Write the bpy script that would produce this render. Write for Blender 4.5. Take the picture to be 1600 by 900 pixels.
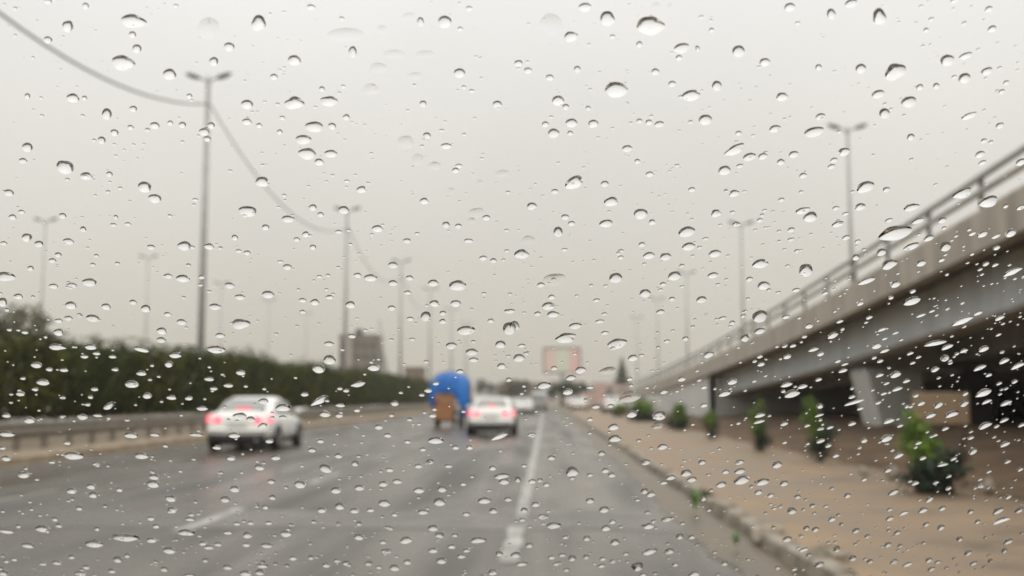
import bpy, bmesh, math, random
from mathutils import Vector, Matrix, noise as mnoise

for o in list(bpy.data.objects):
    bpy.data.objects.remove(o)
SC = bpy.context.scene
COL = SC.collection
R = math.radians
rnd = random.Random(11)

# ------------------------------------------------------------------ camera
FPX = 1700.0                      # focal length in pixels of a 1600 px wide picture
CAM_H = 1.38
PITCH = math.atan(173.0 / FPX)
YAW = math.atan(53.0 / FPX)
cd = bpy.data.cameras.new('camera')
cam = bpy.data.objects.new('camera', cd)
COL.objects.link(cam)
cam.location = (0, 0, CAM_H)
cam.rotation_euler = (R(90) + PITCH, 0, YAW)
cd.sensor_width = 36.0
cd.lens = 36.0 * FPX / 1600.0
cd.clip_start = 0.02
cd.clip_end = 6000
SC.camera = cam
CAMROT = cam.rotation_euler.to_matrix()
CAMPOS = Vector(cam.location)
FOCUS = 0.305
BLUR_PX = 11.5                     # diameter of the far blur, pixels of 1600
cd.dof.use_dof = True
cd.dof.focus_distance = FOCUS
cd.dof.aperture_fstop = cd.lens / (1000.0 * BLUR_PX / FPX * FOCUS)
cd.dof.aperture_blades = 0

# ------------------------------------------------------------------ world: overcast sky
SUN_EL, SUN_AZ = R(42), R(150)
w = bpy.data.worlds.new('World')
SC.world = w
w.use_nodes = True
nt = w.node_tree
nt.nodes.clear()
out = nt.nodes.new('ShaderNodeOutputWorld')
bg = nt.nodes.new('ShaderNodeBackground')
sky = nt.nodes.new('ShaderNodeTexSky')
sky.sky_type = 'NISHITA'
sky.sun_disc = False
sky.sun_elevation = SUN_EL
sky.sun_rotation = SUN_AZ
sky.dust_density = 4.0
skys = nt.nodes.new('ShaderNodeVectorMath'); skys.operation = 'SCALE'
skys.inputs['Scale'].default_value = 0.10
nt.links.new(sky.outputs[0], skys.inputs[0])
tc = nt.nodes.new('ShaderNodeTexCoord')
sep = nt.nodes.new('ShaderNodeSeparateXYZ')
nt.links.new(tc.outputs['Generated'], sep.inputs[0])
# standard overcast luminance: L = Lz (1 + 2 sin e) / 3, colour from dusty beige at the horizon to neutral white
mp = nt.nodes.new('ShaderNodeMapRange')
mp.inputs['From Min'].default_value = 0.0; mp.inputs['From Max'].default_value = 1.0
mp.inputs['To Min'].default_value = 0.63; mp.inputs['To Max'].default_value = 1.62
nt.links.new(sep.outputs['Z'], mp.inputs['Value'])
nz = nt.nodes.new('ShaderNodeTexNoise'); nz.inputs['Scale'].default_value = 2.2; nz.inputs['Detail'].default_value = 3
nt.links.new(tc.outputs['Generated'], nz.inputs['Vector'])
nzm = nt.nodes.new('ShaderNodeMapRange')
nzm.inputs['From Min'].default_value = 0.3; nzm.inputs['From Max'].default_value = 0.7
nzm.inputs['To Min'].default_value = 0.955; nzm.inputs['To Max'].default_value = 1.045
nt.links.new(nz.outputs[0], nzm.inputs['Value'])
mul = nt.nodes.new('ShaderNodeMath'); mul.operation = 'MULTIPLY'
nt.links.new(mp.outputs[0], mul.inputs[0]); nt.links.new(nzm.outputs[0], mul.inputs[1])
ramp = nt.nodes.new('ShaderNodeValToRGB')
ramp.color_ramp.elements[0].position = 0.0; ramp.color_ramp.elements[0].color = (1.0, 0.915, 0.785, 1)
ramp.color_ramp.elements[1].position = 0.35; ramp.color_ramp.elements[1].color = (1.0, 0.975, 0.94, 1)
nt.links.new(sep.outputs['Z'], ramp.inputs[0])
sc2 = nt.nodes.new('ShaderNodeVectorMath'); sc2.operation = 'SCALE'
nt.links.new(ramp.outputs[0], sc2.inputs[0]); nt.links.new(mul.outputs[0], sc2.inputs['Scale'])
mixc = nt.nodes.new('ShaderNodeMix'); mixc.data_type = 'RGBA'
mixc.inputs[0].default_value = 0.92
nt.links.new(skys.outputs[0], mixc.inputs[6]); nt.links.new(sc2.outputs[0], mixc.inputs[7])
nt.links.new(mixc.outputs[2], bg.inputs['Color'])
bg.inputs['Strength'].default_value = 1.0
nt.links.new(bg.outputs[0], out.inputs['Surface'])

sd = bpy.data.lights.new('sun', 'SUN')
sun = bpy.data.objects.new('sun', sd)
COL.objects.link(sun)
sd.energy = 1.3
sd.angle = R(40)
sd.color = (1.0, 0.96, 0.9)
sun.rotation_euler = (R(90) - SUN_EL, 0, R(180) - SUN_AZ)

SC.view_settings.view_transform = 'Standard'
SC.view_settings.look = 'None'
SC.view_settings.exposure = 0.0
SC.view_settings.gamma = 1.0
SC.view_settings.use_curve_mapping = False
SC.render.engine = 'CYCLES'
SC.cycles.use_denoising = True
SC.cycles.caustics_refractive = False
SC.cycles.caustics_reflective = False
SC.cycles.max_bounces = 10
SC.cycles.transmission_bounces = 8
SC.cycles.transparent_max_bounces = 16
SC.cycles.volume_bounces = 0
SC.cycles.sample_clamp_indirect = 6.0


# ------------------------------------------------------------------ helpers
def ray(px, py):
    return (CAMROT @ Vector(((px - 800.0) / FPX, -(py - 450.0) / FPX, -1.0)))


def at(px, py, Y):
    d = ray(px, py)
    return CAMPOS + d * (Y / d.y)


def ground(px, py, z=0.0):
    d = ray(px, py)
    return CAMPOS + d * ((z - CAM_H) / d.z)


def tag(o, label=None, cat=None, group=None, kind=None):
    if label: o['label'] = label
    if cat: o['category'] = cat
    if group: o['group'] = group
    if kind: o['kind'] = kind
    return o


def empty(name, loc=(0, 0, 0), rz=0.0):
    o = bpy.data.objects.new(name, None)
    o.empty_display_size = 0.2
    COL.objects.link(o)
    o.location = loc
    o.rotation_euler = (0, 0, rz)
    return o


def link(name, me, mat=None, parent=None, smooth=False):
    o = bpy.data.objects.new(name, me)
    COL.objects.link(o)
    if mat is not None and not me.materials:
        me.materials.append(mat)
    if smooth:
        for p in me.polygons: p.use_smooth = True
    if parent is not None: o.parent = parent
    return o


def bm_obj(name, bm, mat, parent=None, smooth=False):
    me = bpy.data.meshes.new(name)
    bm.normal_update()
    bm.to_mesh(me)
    bm.free()
    return link(name, me, mat, parent, smooth)


def pyd(name, vs, fs, mat, parent=None, smooth=False):
    me = bpy.data.meshes.new(name)
    me.from_pydata(vs, [], fs)
    me.update()
    return link(name, me, mat, parent, smooth)


def bevel(o, w=0.02, seg=2):
    m = o.modifiers.new('bevel', 'BEVEL'); m.width = w; m.segments = seg; m.limit_method = 'ANGLE'
    return o


def add_box(bm, c, s, rot=None):
    vs = []
    for z in (-.5, .5):
        for x, y in ((-.5, -.5), (.5, -.5), (.5, .5), (-.5, .5)):
            v = Vector((x * s[0], y * s[1], z * s[2]))
            if rot is not None: v = rot @ v
            vs.append(bm.verts.new(v + Vector(c)))
    for f in ((3, 2, 1, 0), (4, 5, 6, 7), (0, 1, 5, 4), (1, 2, 6, 5), (2, 3, 7, 6), (3, 0, 4, 7)):
        bm.faces.new([vs[i] for i in f])
    return vs


def box(name, c, s, mat, parent=None, bev=0.0, rot=None):
    bm = bmesh.new(); add_box(bm, c, s, rot)
    o = bm_obj(name, bm, mat, parent)
    if bev: bevel(o, bev)
    return o


def add_tube(bm, pts, radii, seg=8, cap=True):
    pts = [Vector(p) for p in pts]
    if not isinstance(radii, (list, tuple)): radii = [radii] * len(pts)
    rings = []
    for i, p in enumerate(pts):
        d = (pts[min(i + 1, len(pts) - 1)] - pts[max(i - 1, 0)]).normalized()
        up = Vector((0, 0, 1)) if abs(d.z) < 0.95 else Vector((0, 1, 0))
        a = d.cross(up).normalized(); b = d.cross(a).normalized()
        rings.append([bm.verts.new(p + (a * math.cos(2 * math.pi * k / seg) + b * math.sin(2 * math.pi * k / seg)) * radii[i]) for k in range(seg)])
    for r0, r1 in zip(rings, rings[1:]):
        for k in range(seg):
            bm.faces.new((r0[k], r0[(k + 1) % seg], r1[(k + 1) % seg], r1[k]))
    if cap:
        bm.faces.new(rings[0][::-1]); bm.faces.new(rings[-1])


def tube(name, pts, radii, mat, parent=None, seg=8, smooth=True):
    bm = bmesh.new(); add_tube(bm, pts, radii, seg)
    bmesh.ops.recalc_face_normals(bm, faces=bm.faces)
    return bm_obj(name, bm, mat, parent, smooth)


def add_ell(bm, c, s, rot=None, u=12, v=8):
    m = Matrix.Translation(Vector(c)) @ ((rot.to_4x4()) if rot is not None else Matrix()) @ Matrix.Diagonal((s[0], s[1], s[2], 1))
    bmesh.ops.create_uvsphere(bm, u_segments=u, v_segments=v, radius=1.0, matrix=m)


def sweep(name, section, ys, zf, mat, parent=None, xf=None):
    """Closed section of (x, dz), carried along Y; zf(y) is added to dz."""
    vs, fs = [], []
    n = len(section)
    for y in ys:
        for x, dz in section:
            vs.append((x + (xf(y) if xf else 0), y, dz + zf(y)))
    for i in range(len(ys) - 1):
        for k in range(n):
            a, b = i * n + k, i * n + (k + 1) % n
            fs.append((a, b, b + n, a + n))
    fs.append(tuple(range(n))[::-1]); fs.append(tuple(range((len(ys) - 1) * n, len(ys) * n)))
    o = pyd(name, vs, fs, mat, parent)
    bm = bmesh.new(); bm.from_mesh(o.data); bmesh.ops.recalc_face_normals(bm, faces=bm.faces); bm.to_mesh(o.data); bm.free()
    return o


def copy_tree(o, parent=None):
    c = o.copy()
    COL.objects.link(c)
    c.parent = parent
    if parent is not None:
        c.matrix_parent_inverse = o.matrix_parent_inverse.copy()
    for ch in list(o.children):
        copy_tree(ch, c)
    return c


ORD = ['first', 'second', 'third', 'fourth', 'fifth', 'sixth', 'seventh', 'eighth', 'ninth', 'tenth', 'eleventh', 'twelfth',
       'thirteenth', 'fourteenth', 'fifteenth', 'sixteenth', 'seventeenth', 'eighteenth', 'nineteenth', 'twentieth']
for t in ('first', 'second', 'third', 'fourth', 'fifth', 'sixth', 'seventh', 'eighth', 'ninth'):
    ORD.append('twenty-' + t)
ORD.append('thirtieth')
for t in ('first', 'second', 'third', 'fourth', 'fifth', 'sixth', 'seventh', 'eighth', 'ninth'):
    ORD.append('thirty-' + t)


# ------------------------------------------------------------------ materials
def mat(name, col, rough=0.7, metal=0.0, var=0.0, scale=3.0, col2=None, bump=0.0, bscale=30.0, spec=0.5, rough2=None, emit=None, estr=0.0, detail=6, coat=0.0, stretch=None):
    m = bpy.data.materials.new(name)
    m.use_nodes = True
    nt = m.node_tree
    b = nt.nodes['Principled BSDF']
    b.inputs['Base Color'].default_value = (*col, 1)
    b.inputs['Roughness'].default_value = rough
    b.inputs['Metallic'].default_value = metal
    b.inputs['Specular IOR Level'].default_value = spec
    b.inputs['Coat Weight'].default_value = coat
    if emit:
        b.inputs['Emission Color'].default_value = (*emit, 1)
        b.inputs['Emission Strength'].default_value = estr
    if var or col2 or rough2 is not None:
        tcn = nt.nodes.new('ShaderNodeTexCoord')
        n = nt.nodes.new('ShaderNodeTexNoise')
        n.inputs['Scale'].default_value = scale
        n.inputs['Detail'].default_value = detail
        n.inputs['Roughness'].default_value = 0.62
        if stretch:
            mpn = nt.nodes.new('ShaderNodeMapping'); mpn.inputs['Scale'].default_value = stretch
            nt.links.new(tcn.outputs['Object'], mpn.inputs['Vector']); nt.links.new(mpn.outputs[0], n.inputs['Vector'])
        else:
            nt.links.new(tcn.outputs['Object'], n.inputs['Vector'])
        mr = nt.nodes.new('ShaderNodeMapRange')
        mr.inputs['From Min'].default_value = 0.32; mr.inputs['From Max'].default_value = 0.68
        nt.links.new(n.outputs[0], mr.inputs['Value'])
        if col2 is None:
            col2 = tuple(max(0, c * (1 - var)) for c in col)
            c1 = tuple(c * (1 + var) for c in col)
        else:
            c1 = col
        mx = nt.nodes.new('ShaderNodeMix'); mx.data_type = 'RGBA'
        nt.links.new(mr.outputs[0], mx.inputs[0])
        mx.inputs[6].default_value = (*c1, 1); mx.inputs[7].default_value = (*col2, 1)
        nt.links.new(mx.outputs[2], b.inputs['Base Color'])
        if rough2 is not None:
            mr2 = nt.nodes.new('ShaderNodeMapRange')
            mr2.inputs['From Min'].default_value = 0.35; mr2.inputs['From Max'].default_value = 0.65
            mr2.inputs['To Min'].default_value = rough; mr2.inputs['To Max'].default_value = rough2
            nt.links.new(n.outputs[0], mr2.inputs['Value'])
            nt.links.new(mr2.outputs[0], b.inputs['Roughness'])
    if bump:
        tcn = nt.nodes.new('ShaderNodeTexCoord')
        n2 = nt.nodes.new('ShaderNodeTexNoise')
        n2.inputs['Scale'].default_value = bscale; n2.inputs['Detail'].default_value = 5
        nt.links.new(tcn.outputs['Object'], n2.inputs['Vector'])
        bp = nt.nodes.new('ShaderNodeBump')
        bp.inputs['Strength'].default_value = bump; bp.inputs['Distance'].default_value = 0.02
        nt.links.new(n2.outputs[0], bp.inputs['Height'])
        nt.links.new(bp.outputs[0], b.inputs['Normal'])
    return m


M = {}
M['earth'] = mat('earth', (.25, .18, .115), .95, var=.25, scale=.6, bump=.5, bscale=8)
M['soil'] = mat('soil', (.20, .125, .068), .9, col2=(.065, .041, .024), scale=.9, bump=.7, bscale=9)
M['soffit'] = mat('shaded_soffit', (.13, .125, .115), .9, col2=(.08, .076, .07), scale=.8, bump=.2)  # shade under the deck put into a darker base colour
M['bed'] = mat('planting_bed', (.25, .205, .15), .95, col2=(.16, .13, .095), scale=1.5, bump=.6)
M['sidewalk'] = mat('sidewalk_sand', (.325, .23, .145), .85, col2=(.17, .122, .08), scale=.75, bump=.3, bscale=18, rough2=.35)
M['kerb'] = mat('kerb_concrete', (.46, .41, .34), .75, col2=(.11, .09, .065), scale=1.6, bump=.5, bscale=20)
M['kerb_tan'] = mat('kerb_tan', (.34, .27, .19), .8, col2=(.21, .16, .11), scale=2.0, bump=.4, bscale=15)
M['mud'] = mat('gutter_mud', (.20, .155, .10), .6, col2=(.07, .056, .036), scale=1.6, bump=.5, bscale=14, rough2=.3)
M['concrete'] = mat('bridge_concrete', (.55, .505, .435), .85, col2=(.33, .305, .265), scale=1.0, stretch=(1.2, 1.5, .35), bump=.2, bscale=12)
M['girder'] = mat('girder_concrete', (.62, .67, .69), .8, col2=(.47, .505, .52), scale=1.0, stretch=(1, 1.1, .3), bump=.15, bscale=10)
M['abut'] = mat('abutment_concrete', (.74, .74, .72), .85, col2=(.56, .56, .54), scale=1.0, stretch=(1, 1, .35), bump=.2)
M['shade_dark'] = mat('shade_dark_concrete', (.07, .066, .06), .9, col2=(.04, .038, .035), scale=.8, bump=.2)  # shade under bridge and hedge put into the colour; plinth, roof tank too
M['galv'] = mat('galvanised_steel', (.58, .58, .56), .42, metal=.5, var=.15, scale=4)
M['post_paint'] = mat('lamp_post_steel', (.36, .36, .35), .5, metal=.2, var=.12, scale=3)
M['lamp_dark'] = mat('lamp_housing', (.07, .07, .07), .5, var=.2)
M['lamp_glass'] = mat('lamp_lens', (.3, .3, .29), .2)
M['cable'] = mat('cable_sheath', (.22, .22, .215), .6, var=.15)
M['rail_dark'] = mat('railing_post_steel', (.075, .07, .065), .6, metal=.3, var=.2)
M['guard'] = mat('guardrail_weathered', (.25, .23, .20), .55, metal=.2, col2=(.17, .145, .115), scale=3)
M['trunk_white'] = mat('whitewashed_bark', (.55, .53, .47), .9, col2=(.4, .37, .31), scale=6, bump=.6)
M['bark'] = mat('bark', (.13, .10, .075), .95, col2=(.07, .055, .04), scale=6, bump=.8)
M['hedge'] = mat('hedge_leaf', (.075, .092, .013), .75, col2=(.010, .016, .004), scale=1.0, spec=.12)
M['hedge2'] = mat('hedge_leaf_olive', (.105, .11, .016), .75, col2=(.013, .019, .005), scale=.9, spec=.12)
M['leaf_brown'] = mat('leaf_brownish', (.13, .12, .065), .6, col2=(.07, .07, .04), scale=1.5)
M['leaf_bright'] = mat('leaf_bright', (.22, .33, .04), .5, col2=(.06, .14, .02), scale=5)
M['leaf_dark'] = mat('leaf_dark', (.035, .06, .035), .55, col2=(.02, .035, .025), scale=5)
M['leaf_far'] = mat('leaf_far', (.055, .075, .035), .6, col2=(.03, .045, .022), scale=1)
M['weed'] = mat('weed_leaf', (.14, .30, .06), .5, col2=(.08, .2, .04), scale=8)
M['white_car'] = mat('white_car_paint', (.86, .86, .84), .35, var=.02, scale=2, coat=.4)
M['silver_car'] = mat('silver_car_paint', (.42, .43, .44), .35, metal=.3, var=.04, coat=.3)
M['grey_car'] = mat('grey_car_paint', (.16, .16, .17), .35, metal=.3, var=.04, coat=.3)
M['black_car'] = mat('dark_car_paint', (.015, .015, .016), .55, var=.1)
M['auto_glass'] = mat('pale_car_glass', (.27, .275, .27), .08, var=.06, spec=.7)  # reflected sky put into the pale base colour
M['rubber'] = mat('tyre_rubber', (.018, .018, .018), .8, var=.2, scale=12)
M['rim'] = mat('alloy_rim', (.35, .35, .36), .35, metal=.8, var=.1)
M['black'] = mat('black_plastic', (.02, .02, .021), .6, var=.25, scale=8)
M['plate'] = mat('number_plate', (.6, .6, .57), .4, var=.05)
M['tail'] = mat('tail_light_lit', (.5, .01, .02), .25, emit=(1.0, .06, .13), estr=2.2, var=.05)
M['tail_dim'] = mat('tail_light_far', (.45, .02, .03), .3, var=.05)
M['brake_bar'] = mat('brake_light_bar', (.5, .01, .02), .25, emit=(1.0, .12, .2), estr=1.1, var=.05)
M['tarp'] = mat('blue_tarpaulin', (.015, .19, .62), .4, col2=(.01, .12, .44), scale=2.2, bump=.5, bscale=5)
M['carton'] = mat('cardboard', (.38, .18, .08), .85, col2=(.24, .11, .05), scale=5)
M['carton2'] = mat('brown_cardboard', (.30, .13, .055), .85, col2=(.22, .10, .045), scale=5)
M['frame_paint'] = mat('tricycle_frame', (.04, .06, .10), .5, var=.2)
M['bld_grey'] = mat('building_render', (.20, .18, .15), .9, col2=(.16, .14, .115), scale=.3)
M['bld_pale'] = mat('building_pale', (.40, .37, .32), .9, col2=(.33, .30, .26), scale=.3)
M['bld_brown'] = mat('building_brown', (.22, .16, .12), .9, col2=(.16, .12, .09), scale=.3)
M['bld_pink'] = mat('building_pink', (.50, .36, .32), .9, col2=(.42, .30, .27), scale=.4)
M['win_dark'] = mat('dark_window', (.05, .055, .06), .15, var=.3, scale=.5)
M['sign_tan'] = mat('tan_board', (.42, .31, .20), .8, col2=(.34, .25, .165), scale=4)
M['wood'] = mat('grey_wood', (.16, .12, .085), .9, col2=(.10, .075, .05), scale=7)
M['white_box'] = mat('white_cabinet', (.62, .61, .58), .6, var=.06)
M['road_paint'] = mat('road_paint', (.50, .495, .465), .55, col2=(.16, .15, .13), scale=2.2, rough2=.3)
M['worn_paint'] = mat('worn_road_paint', (.30, .29, .265), .5, col2=(.10, .09, .075), scale=1.8, rough2=.3)
M['stone'] = mat('rubble', (.42, .37, .30), .9, col2=(.27, .23, .18), scale=7, bump=.5)

# wet asphalt: noise drives wear, damp patches change the gloss
m = bpy.data.materials.new('wet_asphalt'); m.use_nodes = True; nt = m.node_tree
b = nt.nodes['Principled BSDF']
b.inputs['Specular IOR Level'].default_value = .40
tcn = nt.nodes.new('ShaderNodeTexCoord')
mapn = nt.nodes.new('ShaderNodeMapping'); mapn.inputs['Scale'].default_value = (.75, .13, 1)
nt.links.new(tcn.outputs['Object'], mapn.inputs['Vector'])
n1 = nt.nodes.new('ShaderNodeTexNoise'); n1.inputs['Scale'].default_value = 1.0; n1.inputs['Detail'].default_value = 5
nt.links.new(mapn.outputs[0], n1.inputs['Vector'])
n3 = nt.nodes.new('ShaderNodeTexNoise'); n3.inputs['Scale'].default_value = 55; n3.inputs['Detail'].default_value = 4
nt.links.new(tcn.outputs['Object'], n3.inputs['Vector'])
map4 = nt.nodes.new('ShaderNodeMapping'); map4.inputs['Scale'].default_value = (1.35, .018, 1)
nt.links.new(tcn.outputs['Object'], map4.inputs['Vector'])
n4 = nt.nodes.new('ShaderNodeTexNoise'); n4.inputs['Scale'].default_value = 1.0; n4.inputs['Detail'].default_value = 3
nt.links.new(map4.outputs[0], n4.inputs['Vector'])
avg = nt.nodes.new('ShaderNodeMix'); avg.inputs[0].default_value = .45
nt.links.new(n1.outputs[0], avg.inputs[2]); nt.links.new(n4.outputs[0], avg.inputs[3])
mx = nt.nodes.new('ShaderNodeMix'); mx.data_type = 'RGBA'
mx.inputs[6].default_value = (.098, .083, .062, 1); mx.inputs[7].default_value = (.036, .032, .026, 1)
mr = nt.nodes.new('ShaderNodeMapRange'); mr.inputs['From Min'].default_value = .38; mr.inputs['From Max'].default_value = .62
nt.links.new(avg.outputs[0], mr.inputs['Value']); nt.links.new(mr.outputs[0], mx.inputs[0])
nt.links.new(mx.outputs[2], b.inputs['Base Color'])
mr2 = nt.nodes.new('ShaderNodeMapRange'); mr2.inputs['From Min'].default_value = .40; mr2.inputs['From Max'].default_value = .60
mr2.inputs['To Min'].default_value = .12; mr2.inputs['To Max'].default_value = .44
nt.links.new(avg.outputs[0], mr2.inputs['Value']); nt.links.new(mr2.outputs[0], b.inputs['Roughness'])
bp = nt.nodes.new('ShaderNodeBump'); bp.inputs['Strength'].default_value = .25; bp.inputs['Distance'].default_value = .01
nt.links.new(n3.outputs[0], bp.inputs['Height']); nt.links.new(bp.outputs[0], b.inputs['Normal'])
M['asphalt'] = m
M['wet_patch'] = mat('wet_strip', (.085, .075, .062), .2, col2=(.06, .054, .046), scale=1.2, rough2=.36, bump=.1, bscale=40)

# billboard print: soft blocks of colour, distance haze put into the tones
m = bpy.data.materials.new('billboard_print'); m.use_nodes = True; nt = m.node_tree
b = nt.nodes['Principled BSDF']; b.inputs['Roughness'].default_value = .5
tcn = nt.nodes.new('ShaderNodeTexCoord'); sp = nt.nodes.new('ShaderNodeSeparateXYZ')
nt.links.new(tcn.outputs['Generated'], sp.inputs[0])
cr = nt.nodes.new('ShaderNodeValToRGB')
els = cr.color_ramp.elements
els[0].position = 0.0; els[0].color = (.66, .50, .44, 1)
els[1].position = 1.0; els[1].color = (.68, .46, .42, 1)
e = els.new(.30); e.color = (.68, .54, .48, 1)
e = els.new(.42); e.color = (.60, .64, .52, 1)
e = els.new(.66); e.color = (.60, .63, .52, 1)
e = els.new(.74); e.color = (.68, .48, .43, 1)
nt.links.new(sp.outputs[0], cr.inputs[0]); nt.links.new(cr.outputs[0], b.inputs['Base Color'])
M['billboard'] = m

# rain water and windscreen glass
m = bpy.data.materials.new('rain_water'); m.use_nodes = True; nt = m.node_tree; nt.nodes.clear()
o_ = nt.nodes.new('ShaderNodeOutputMaterial'); g_ = nt.nodes.new('ShaderNodeBsdfGlass')
g_.inputs['IOR'].default_value = 1.333; g_.inputs['Roughness'].default_value = 0.0
g_.inputs['Color'].default_value = (1, 1, 1, 1)
nt.links.new(g_.outputs[0], o_.inputs['Surface'])
M['water'] = m
m = bpy.data.materials.new('windscreen_glass'); m.use_nodes = True; nt = m.node_tree; nt.nodes.clear()
o_ = nt.nodes.new('ShaderNodeOutputMaterial'); g_ = nt.nodes.new('ShaderNodeBsdfTransparent')
g_.inputs['Color'].default_value = (.985, .99, .985, 1)
nt.links.new(g_.outputs[0], o_.inputs['Surface'])
M['glass'] = m

# ------------------------------------------------------------------ ground, roads, pavements
g = pyd('ground', [(-1550, -700, -.03), (1550, -700, -.03), (1550, 2550, -.03), (-1550, 2550, -.03)], [(0, 1, 2, 3)], M['earth'])
tag(g, kind='structure')
KX = 2.02          # right kerb
LX = -11.1         # left kerb
road = pyd('road', [(LX, -40, 0), (KX, -40, 0), (KX, 900, 0), (LX, 900, 0)], [(0, 1, 2, 3)], M['asphalt'])
tag(road, kind='structure')
road2 = pyd('far_carriageway', [(-32, -40, 0), (-19, -40, 0), (-19, 900, 0), (-32, 900, 0)], [(0, 1, 2, 3)], M['asphalt'])
tag(road2, kind='structure')


def ragged_strip(name, x0, x1, y0, y1, z, step, amp0, amp1, material, parent, sc=1.0, kind=None):
    vs, fs = [], []
    y = y0; i = 0
    while y <= y1:
        a = x0 + amp0 * mnoise.noise(Vector((y * sc, x0 * 3.1, 0.3)))
        c = x1 + amp1 * mnoise.noise(Vector((y * sc, x1 * 3.1, 4.3)))
        vs += [(a, y, z), (c, y, z)]
        if i: fs.append((2 * i - 2, 2 * i - 1, 2 * i + 1, 2 * i))
        i += 1
        y += step * (1 + y / 60.0)
    o = pyd(name, vs, fs, material, parent)
    if kind: tag(o, kind=kind)
    return o


# painted lines, each a sheet just above the asphalt, with worn ragged edges
ragged_strip('edge_line', -.40, -.24, 9.4, 12.3, .004, .25, .06, .06, M['road_paint'], road, 2.2)
ragged_strip('edge_line', -.37, -.22, 12.9, 260, .004, .3, .04, .04, M['road_paint'], road, 1.5)
for y in [11.4 + 6.6 * k for k in range(16)]:
    ragged_strip('lane_dash', -3.93, -3.78, y, y + 2.5, .004, .2, .05, .05, M['road_paint'] if y < 20 else M['worn_paint'], road, 2.5)
for y in [8.0 + 6.6 * k for k in range(16)]:
    ragged_strip('lane_dash', -7.5, -7.37, y, y + 2.2, .004, .2, .07, .07, M['worn_paint'], road, 2.5)
# muddy gutter along the right kerb
ragged_strip('gutter_mud', 1.5, KX + .02, 3, 150, .006, .2, .22, .0, M['mud'], road, .9)
ragged_strip('gutter_mud', LX - .02, LX + .5, 6, 150, .006, .3, .0, .25, M['mud'], road, .7)
# wet band across the lanes
vs, fs = [], []
for i in range(41):
    x = -6.2 + i * .2
    yc = 12.6 + .25 * mnoise.noise(Vector((x * .6, 1.7, 0)))
    hw = .85 + .3 * mnoise.noise(Vector((x * .8, 7.7, 0)))
    vs += [(x, yc - hw, .003), (x, yc + hw * 1.2, .003)]
    if i: fs.append((2 * i - 2, 2 * i, 2 * i + 1, 2 * i - 1))
pyd('wet_band', vs, fs, M['wet_patch'], road)

SW1 = 5.66
pav = bpy.data.meshes.new('pavement')
vs, fs = [], []
ys = [0 + .5 * i for i in range(60)] + [30 + 2.0 * i for i in range(120)]
xs = [KX + .16 + (SW1 + .5 - KX - .16) * k / 8 for k in range(9)]
for y in ys:
    for x in xs:
        vs.append((x, y, .13 + .012 * mnoise.noise(Vector((x * 1.3, y * .9, 3)))))
for i in range(len(ys) - 1):
    for k in range(8):
        a = i * 9 + k
        fs.append((a, a + 1, a + 10, a + 9))
pavement = pyd('pavement', vs, fs, M['sidewalk'], None, True)
tag(pavement, kind='structure')


def stone_mesh(name, s, seed, jit=.02, bev=.03):
    r = random.Random(seed)
    bm = bmesh.new()
    add_box(bm, (0, 0, 0), s)
    bmesh.ops.bevel(bm, geom=bm.edges[:], offset=bev, segments=1, affect='EDGES')
    for v in bm.verts:
        v.co += Vector((r.uniform(-jit, jit), r.uniform(-jit, jit), r.uniform(-jit, jit)))
    me = bpy.data.meshes.new(name)
    bm.to_mesh(me); bm.free()
    return me


kmeshes = [stone_mesh('kerb_stone', (.17, .78, .30), 40 + i, .014, .028) for i in range(6)]
y = 3.5
while y < 95:
    me = kmeshes[rnd.randrange(6)]
    if rnd.random() > .06 or y > 30:
        o = link('kerb_stone', me, M['kerb'], pavement)
        o.location = (KX + .085 + rnd.uniform(-.02, .02), y, .0 + rnd.uniform(-.025, .02))
        o.rotation_euler = (rnd.uniform(-.02, .02), rnd.uniform(-.05, .05), rnd.uniform(-.03, .03))
    y += .8
sweep('kerb_run', [(KX, -.05), (KX + .16, -.05), (KX + .16, .15), (KX, .15)], [95.4, 250], lambda y: 0, M['kerb'], pavement)

# median: tan kerb and earth strip
median = sweep('median_strip', [(LX - .18, -.05), (-18.9, -.05), (-18.9, .14), (LX - .18, .14)], [-20, 20, 60, 120, 300, 600], lambda y: 0, M['kerb_tan'])
tag(median, kind='structure')
bed = sweep('planting_bed', [(-13.3, .10), (-18.6, .10), (-18.6, .19), (-16, .24), (-13.3, .165)], [-20, 20, 60, 120, 300], lambda y: 0, M['bed'])
tag(bed, kind='structure')
kl = [stone_mesh('kerb_stone', (.20, .98, .28), 60 + i, .016, .03) for i in range(4)]
y = 14.0
while y < 110:
    o = link('kerb_stone', kl[rnd.randrange(4)], M['kerb_tan'], median)
    o.location = (LX - .08 + rnd.uniform(-.015, .015), y, .03 + rnd.uniform(-.02, .015))
    o.rotation_euler = (0, rnd.uniform(-.04, .04), rnd.uniform(-.02, .02))
    y += 1.0
sweep('kerb_run', [(LX - .17, -.05), (LX, -.05), (LX, .17), (LX - .17, .17)], [110.5, 300], lambda y: 0, M['kerb_tan'], median)

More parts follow.
